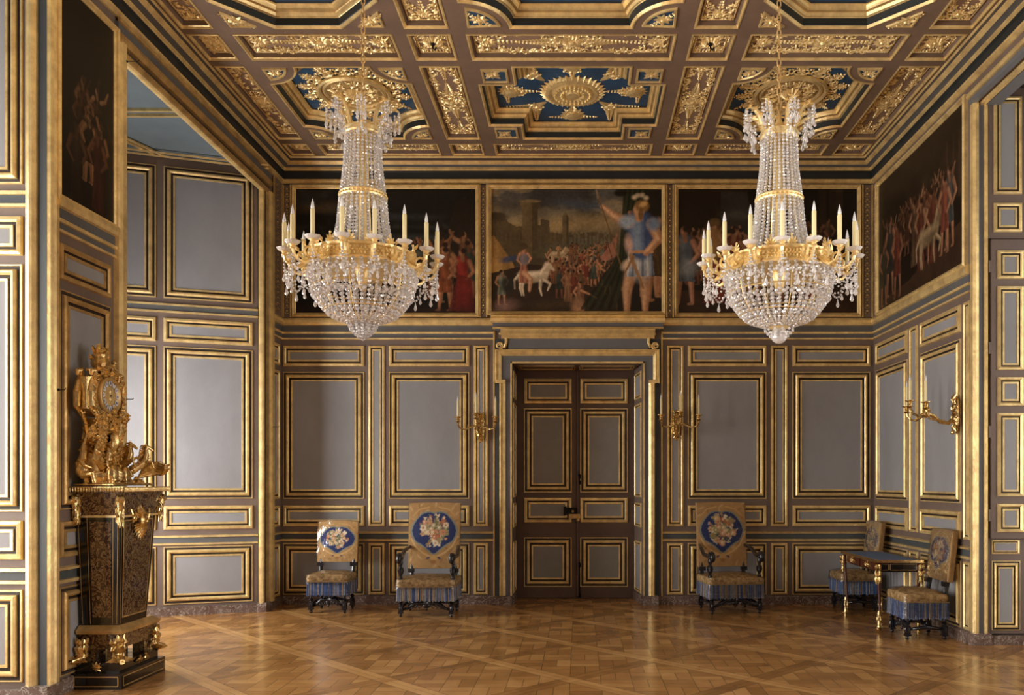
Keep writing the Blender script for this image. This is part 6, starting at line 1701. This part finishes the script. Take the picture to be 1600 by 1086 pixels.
# seated figure at the near end
mb = MB()
mb.ball((.0, -.15, .12), (.055, .06, .06), 10, 8, 0); mb.tube([(0, -.15, .10), (.0, -.155, .17), (.0, -.15, .22)], [.045, .05, .03], 8, 0)
mb.ball((.01, -.15, .245), (.026, .026, .032), 8, 6, 0); mb.ball((.0, -.155, .262), (.030, .030, .02), 8, 6, 0)
mb.tube([(.0, -.19, .20), (.04, -.20, .15), (.07, -.16, .13)], [.02, .016, .012], 6, 0); mb.tube([(.0, -.11, .20), (.05, -.09, .17), (.08, -.07, .19)], [.02, .016, .012], 6, 0)
mb.tube([(.0, -.13, .08), (.09, -.12, .10), (.10, -.11, .03)], [.032, .026, .016], 7, 0); mb.tube([(.0, -.17, .08), (.09, -.18, .09), (.10, -.18, .02)], [.032, .026, .016], 7, 0)
mb.v = [(p[0]-.07, p[1]+.02, p[2]) for p in mb.v]
rem(mb.build('seated_figure', ['ormolu'], t), .005)
# rearing horses
def horse(px, py, pz, az, s_):
    mb = MB(); c_, q = math.cos(az), math.sin(az)
    def W_(a, b_, z): return (px+(c_*a-q*b_)*s_, py+(q*a+c_*b_)*s_, pz+z*s_)
    mb.tube([W_(-.10, 0, .06), W_(-.05, 0, .10), (W_(.02, 0, .15)), W_(.07, 0, .20)], [.035*s_, .052*s_, .045*s_, .046*s_], 8, 0)
    mb.tube([W_(.07, 0, .20), W_(.09, 0, .27), W_(.085, 0, .33), W_(.10, 0, .365)], [.045*s_, .033*s_, .025*s_, .022*s_], 8, 0)
    mb.tube([W_(.085, 0, .37), W_(.13, 0, .345), W_(.165, 0, .315)], [.024*s_, .020*s_, .012*s_], 7, 0)
    for d in (-1, 1):
        mb.tube([W_(.085, d*.012, .385), W_(.085, d*.016, .41)], [.008*s_, .003*s_], 5, 0)
        mb.tube([W_(.08, d*.03, .19), W_(.14, d*.04, .21+.02*d), W_(.16, d*.04, .15+.02*d), W_(.18, d*.04, .13+.02*d)], [.022*s_, .016*s_, .010*s_, .009*s_], 6, 0)
        mb.tube([W_(-.09, d*.035, .08), W_(-.06, d*.045, .03), W_(-.11, d*.045, -.01), W_(-.10, d*.045, -.06)], [.032*s_, .022*s_, .012*s_, .010*s_], 6, 0)
    for k in range(7):
        mb.tube([W_(.085-.006*k, 0, .38-.025*k), W_(.04-.006*k, .01*(k % 2), .375-.03*k), W_(.02-.004*k, 0, .35-.03*k)], [.014*s_, .010*s_, .003*s_], 5, 0)
    mb.tube([W_(-.13, 0, .08), W_(-.17, 0, .10), W_(-.19, 0, .04), W_(-.20, .01, -.02)], [.014*s_, .018*s_, .014*s_, .005*s_], 6, 0)
    return rem(mb.build('horse', ['ormolu'], t), .003)
horse(.04, -.05, .06, -.6, .66); horse(.07, .13, .06, .0, .70); horse(.09, .31, .06, .6, .68)
# wing and drapery streaming to the far end
mb = MB()
for k in range(9):
    mb.tube([(.08, .34+.01*k, .07+.012*k), (.16+.004*k, .40+.006*k, .09+.012*k), (.22+.006*k, .42-.004*k, .10+.008*k-.02*(k % 2)), (.26+.004*k, .43, .13+.006*k-.03*(k % 2))], [.016, .014, .010, .004], 5, 0)
rem(mb.build('streaming_drapery', ['ormolu'], t), .005)
# case: stepped cartouche body
mb = MB()
def ring_x(z, hy_, x0, x1): return [(x0, -hy_, z), (x1, -hy_, z), (x1, hy_, z), (x0, hy_, z)]
sil = [(.10, .13), (.20, .15), (.28, .12), (.36, .115), (.44, .085), (.50, .06)]
prev = None
vv = []; ff = []
for i, (z, h_) in enumerate(sil): vv += ring_x(z, h_, -.09, .04)
for i in range(len(sil)-1):
    for k in range(4): ff.append((i*4+k, i*4+(k+1) % 4, (i+1)*4+(k+1) % 4, (i+1)*4+k))
ff += [(0, 1, 2, 3), tuple(range(4*len(sil)-4, 4*len(sil)))]
mb.add(vv, ff, 0); mb.lathe([(.001, -.10), (.155, -.10), (.16, -.07), (.16, .02), (.15, .035), (.001, .035)], (0, 0, .67), 32, 0, axis='X')
mb.v = [p for p in mb.v]
case = mb.build('case', ['gold_dark'], t)
rr2 = random.Random(4)
for (y, z, n_) in ((-.10, .20, 16), (.10, .20, 14), (0, .20, 14), (-.09, .42, 12), (.09, .42, 10), (0, .83, 12), (-.10, .80, 8), (.10, .80, 8)):
    mb = MB()
    for k in range(n_):
        yy, zz3, an = y+rr2.uniform(-.05, .05), z+rr2.uniform(-.05, .05), rr2.uniform(0, 2*PI)
        leaf(mb, lambda u, v, h=0: (.042+h, yy+u, zz3+v), 0, 0, an, .055, .016, .03, 0)
    mb.build('relief', ['ormolu'], case)
mb = MB()
for k in range(26):     # the side towards the windows
    xx, zz3, an = rr2.uniform(-.08, .03), rr2.uniform(.14, .46), rr2.uniform(0, 2*PI)
    leaf(mb, lambda u, v, h=0: (xx+u, -.125-h, zz3+v), 0, 0, an, .055, .016, .03, 0)
mb.build('relief', ['ormolu'], case)
# front roundel of the case
mb = MB(); mb.lathe([(.10, .03), (.105, .055), (.09, .065), (.075, .05), (.06, .055), (.055, .04), (.0, .04)], (0, 0, .34), 28, 0, axis='X')
PF = lambda u, v, h=0: (.045+h, u, .34+v)
mb.ball(PF(0, .02, .02), (.02, .018, .022), 8, 6, 0); mb.tube([PF(0, -.05, .01), PF(.005, -.01, .02), PF(0, .01, .02)], [.022, .02, .01], 7, 0)
for k in range(16): leaf(mb, PF, .085*math.cos(k*PI/8), .085*math.sin(k*PI/8), k*PI/8, .045, .012, .02, 0)
mb.build('roundel', ['ormolu'], case)
# volutes at the sides
for d in (-1, 1):
    mb = MB()
    for x in (-.05, .05):
        mb.tube([(x, d*.10, .14), (x, d*.17, .20), (x, d*.15, .30), (x, d*.11, .38), (x, d*.13, .47), (x, d*.17, .52)], [.03, .026, .02, .018, .024, .014], 8, 0)
        mb.tube([(x, d*(.17+.028*math.cos(a*.6)*(1-a/15)), .53+.028*math.sin(a*.6)*(1-a/15)) for a in range(13)], .009, 5, 0)
    for k in range(12):
        z = .15+.03*k; leaf(mb, lambda u, v, h=0: (.06+h, d*(.14+.03*math.sin(k*.9))+v, z+u), 0, 0, rs.uniform(-.6, .6), .07, .018, .03, 0)
    mb.build('side_volute', ['ormolu'], t)
    # upper scrolls flanking the dial
    mb = MB()
    for x in (-.07, .03):
        mb.tube([(x, d*.15, .52), (x, d*.205, .58), (x, d*.205, .68), (x, d*.18, .76), (x, d*.155, .80), (x, d*.17, .84), (x, d*.20, .83), (x, d*.195, .80)], [.016, .024, .026, .022, .02, .024, .02, .012], 8, 0)
    mb.box(-.08, .03, d*.17-.012, d*.17+.012, .56, .79, 0)
    for k in range(6): leaf(mb, lambda u, v, h=0: (.045+h, d*.19+v, .56+.04*k+u), 0, 0, rs.uniform(-.5, .5), .06, .016, .025, 0)
    mb.build('dial_volute', ['ormolu'], t)
# flowers and foliage clusters
for (x, y, z, n_, sp) in ((.05, -.13, .48, 15, .07), (.03, -.17, .40, 14, .07), (.06, .15, .52, 8, .04), (.05, .14, .26, 10, .05), (.05, -.14, .30, 10, .05), (.05, 0, .50, 10, .06)):
    mb = MB()
    for i in range(n_):
        a, b_ = rs.gauss(0, sp*.55), rs.gauss(0, sp*.55); an = rs.uniform(0, 2*PI)
        Pq = lambda u, v, h=0: (x+h+rs_x, y+a+u, z+b_+v); rs_x = rs.uniform(-.01, .03)
        for q in range(4): leaf(mb, Pq, 0, 0, an+q*PI/2, .038, .011, .02, 0)
        mb.ball(Pq(0, 0, .008), .008, 5, 4, 0)
    mb.build('flower_cluster', ['ormolu'], t)
# dial
dial = MB(); dial.lathe([(.132, .03), (.140, .045), (.135, .062), (.118, .066), (.112, .05)], (0, 0, .67), 40, 0, axis='X')
bez = dial.build('bezel', ['gold_dark'], t, smooth=True)
mb = MB(); mb.lathe([(.118, .045), (.118, .048), (.07, .050), (.001, .052)], (0, 0, .67), 40, 0, axis='X')
PD = lambda u, v, h=0: (.052+h, u, .67+v)
for r, n_ in ((.055, 12), (.03, 8)):
    for k in range(n_): leaf(mb, PD, 0, 0, 2*PI*k/n_, r, .008, .006, 0)
dl = mb.build('dial', ['gold'], t)
mb = MB()
NUM = ['XII', 'I', 'II', 'III', 'IIII', 'V', 'VI', 'VII', 'VIII', 'IX', 'X', 'XI']
def stroke2(P, p, q, w_, mi):
    dx, dy = q[0]-p[0], q[1]-p[1]; l = math.hypot(dx, dy); nx_, ny_ = -dy/l*w_/2, dx/l*w_/2
    mb.add([P(p[0]+nx_, p[1]+ny_, 0), P(q[0]+nx_, q[1]+ny_, 0), P(q[0]-nx_, q[1]-ny_, 0), P(p[0]-nx_, p[1]-ny_, 0)], [(0, 1, 2, 3)], mi)
for k in range(12):
    th = PI/2-k*PI/6                      # seen from +X, +Y is to the right
    c_, s_ = math.cos(th), math.sin(th); r0 = .094
    def Pn(a, b_, h=0, c_=c_, s_=s_): return (.0545+h, (r0*c_+a*s_+b_*c_), .67+(r0*s_-a*c_+b_*s_))
    n_ = 14; ov = [Pn(.0205*math.cos(2*PI*i/n_), .022*math.sin(2*PI*i/n_)) for i in range(n_)]
    mb.add(ov, [tuple(range(n_))], 0)
    tx = NUM[k]; cw = {'I': .0045, 'V': .010, 'X': .010}; tw = sum(cw[q] for q in tx); a = -tw/2
    Pt = lambda a_, b_, h=0: Pn(a_, b_, .0012)
    for q in tx:
        w_ = cw[q]; m_ = a+w_/2
        if q == 'I': stroke2(Pt, (m_, -.011), (m_, .011), .0025, 1)
        elif q == 'V': stroke2(Pt, (a+.001, .011), (m_, -.011), .0026, 1); stroke2(Pt, (a+w_-.001, .011), (m_, -.011), .0014, 1)
        else: stroke2(Pt, (a+.001, .011), (a+w_-.001, -.011), .0026, 1); stroke2(Pt, (a+w_-.001, .011), (a+.001, -.011), .0014, 1)
        a += w_
mb.build('numeral_plaques', ['enamel', 'ink'], dl)
mb = MB()
for ang, L in ((-PI/2+.03, .065), (-PI/2+.45, .0)):
    if L: mb.add([(.058, .004, .67), (.058, -.004, .67), (.058, L*math.cos(ang), .67+L*math.sin(ang))], [(0, 1, 2)], 0)
mb.add([(.058, .003, .67), (.058, -.003, .67), (.058, .004, .67+.085)], [(0, 1, 2)], 0); mb.ball((.058, 0, .67), .007, 6, 5, 0)
mb.build('hands', ['ink'], dl)
# crest: vase, putto and flames
mb = MB()
mb.frustum((-.08, .04, -.11, .11), (-.06, .03, -.06, .06), .80, .84, 0); mb.box(-.07, .04, -.10, .07, .84, .86, 0)
mb.lathe([(.03, .86), (.055, .88), (.065, .91), (.05, .95), (.055, .97), (.03, .99)], (-.01, -.02, 0), 14, 0)
for k in range(26):
    a = rs.uniform(0, 2*PI); r = rs.uniform(.01, .06); x, y, z = -.01+r*math.cos(a), -.02+r*math.sin(a)*1.2, .96+rs.uniform(-.05, .05)
    leaf(mb, lambda u, v, h=0: (x+h+v*.5, y+v+u*math.cos(a)*.5, z+u), 0, 0, rs.uniform(-.8, .8), .05, .014, .02, 0)
for k in range(5): mb.tube([(-.01, -.06+.025*k, .98), (0, -.075+.03*k, 1.01), (.0, -.06+.024*k, 1.035)], [.012, .010, .003], 5, 0)
mb.build('crest', ['ormolu'], t)
mb = MB()     # putto at the right of the crest
mb.ball((.02, .10, .875), (.03, .03, .04), 8, 6, 0); mb.ball((.025, .10, .93), (.022, .022, .025), 8, 6, 0)
mb.tube([(.02, .08, .89), (.04, .05, .88), (.04, .03, .90)], [.014, .011, .008], 6, 0); mb.tube([(.03, .11, .85), (.07, .12, .83), (.06, .13, .78)], [.02, .016, .009], 6, 0); mb.tube([(.03, .09, .85), (.07, .09, .82), (.06, .09, .77)], [.02, .016, .009], 6, 0)
rem(mb.build('putto', ['ormolu'], t), .0045)
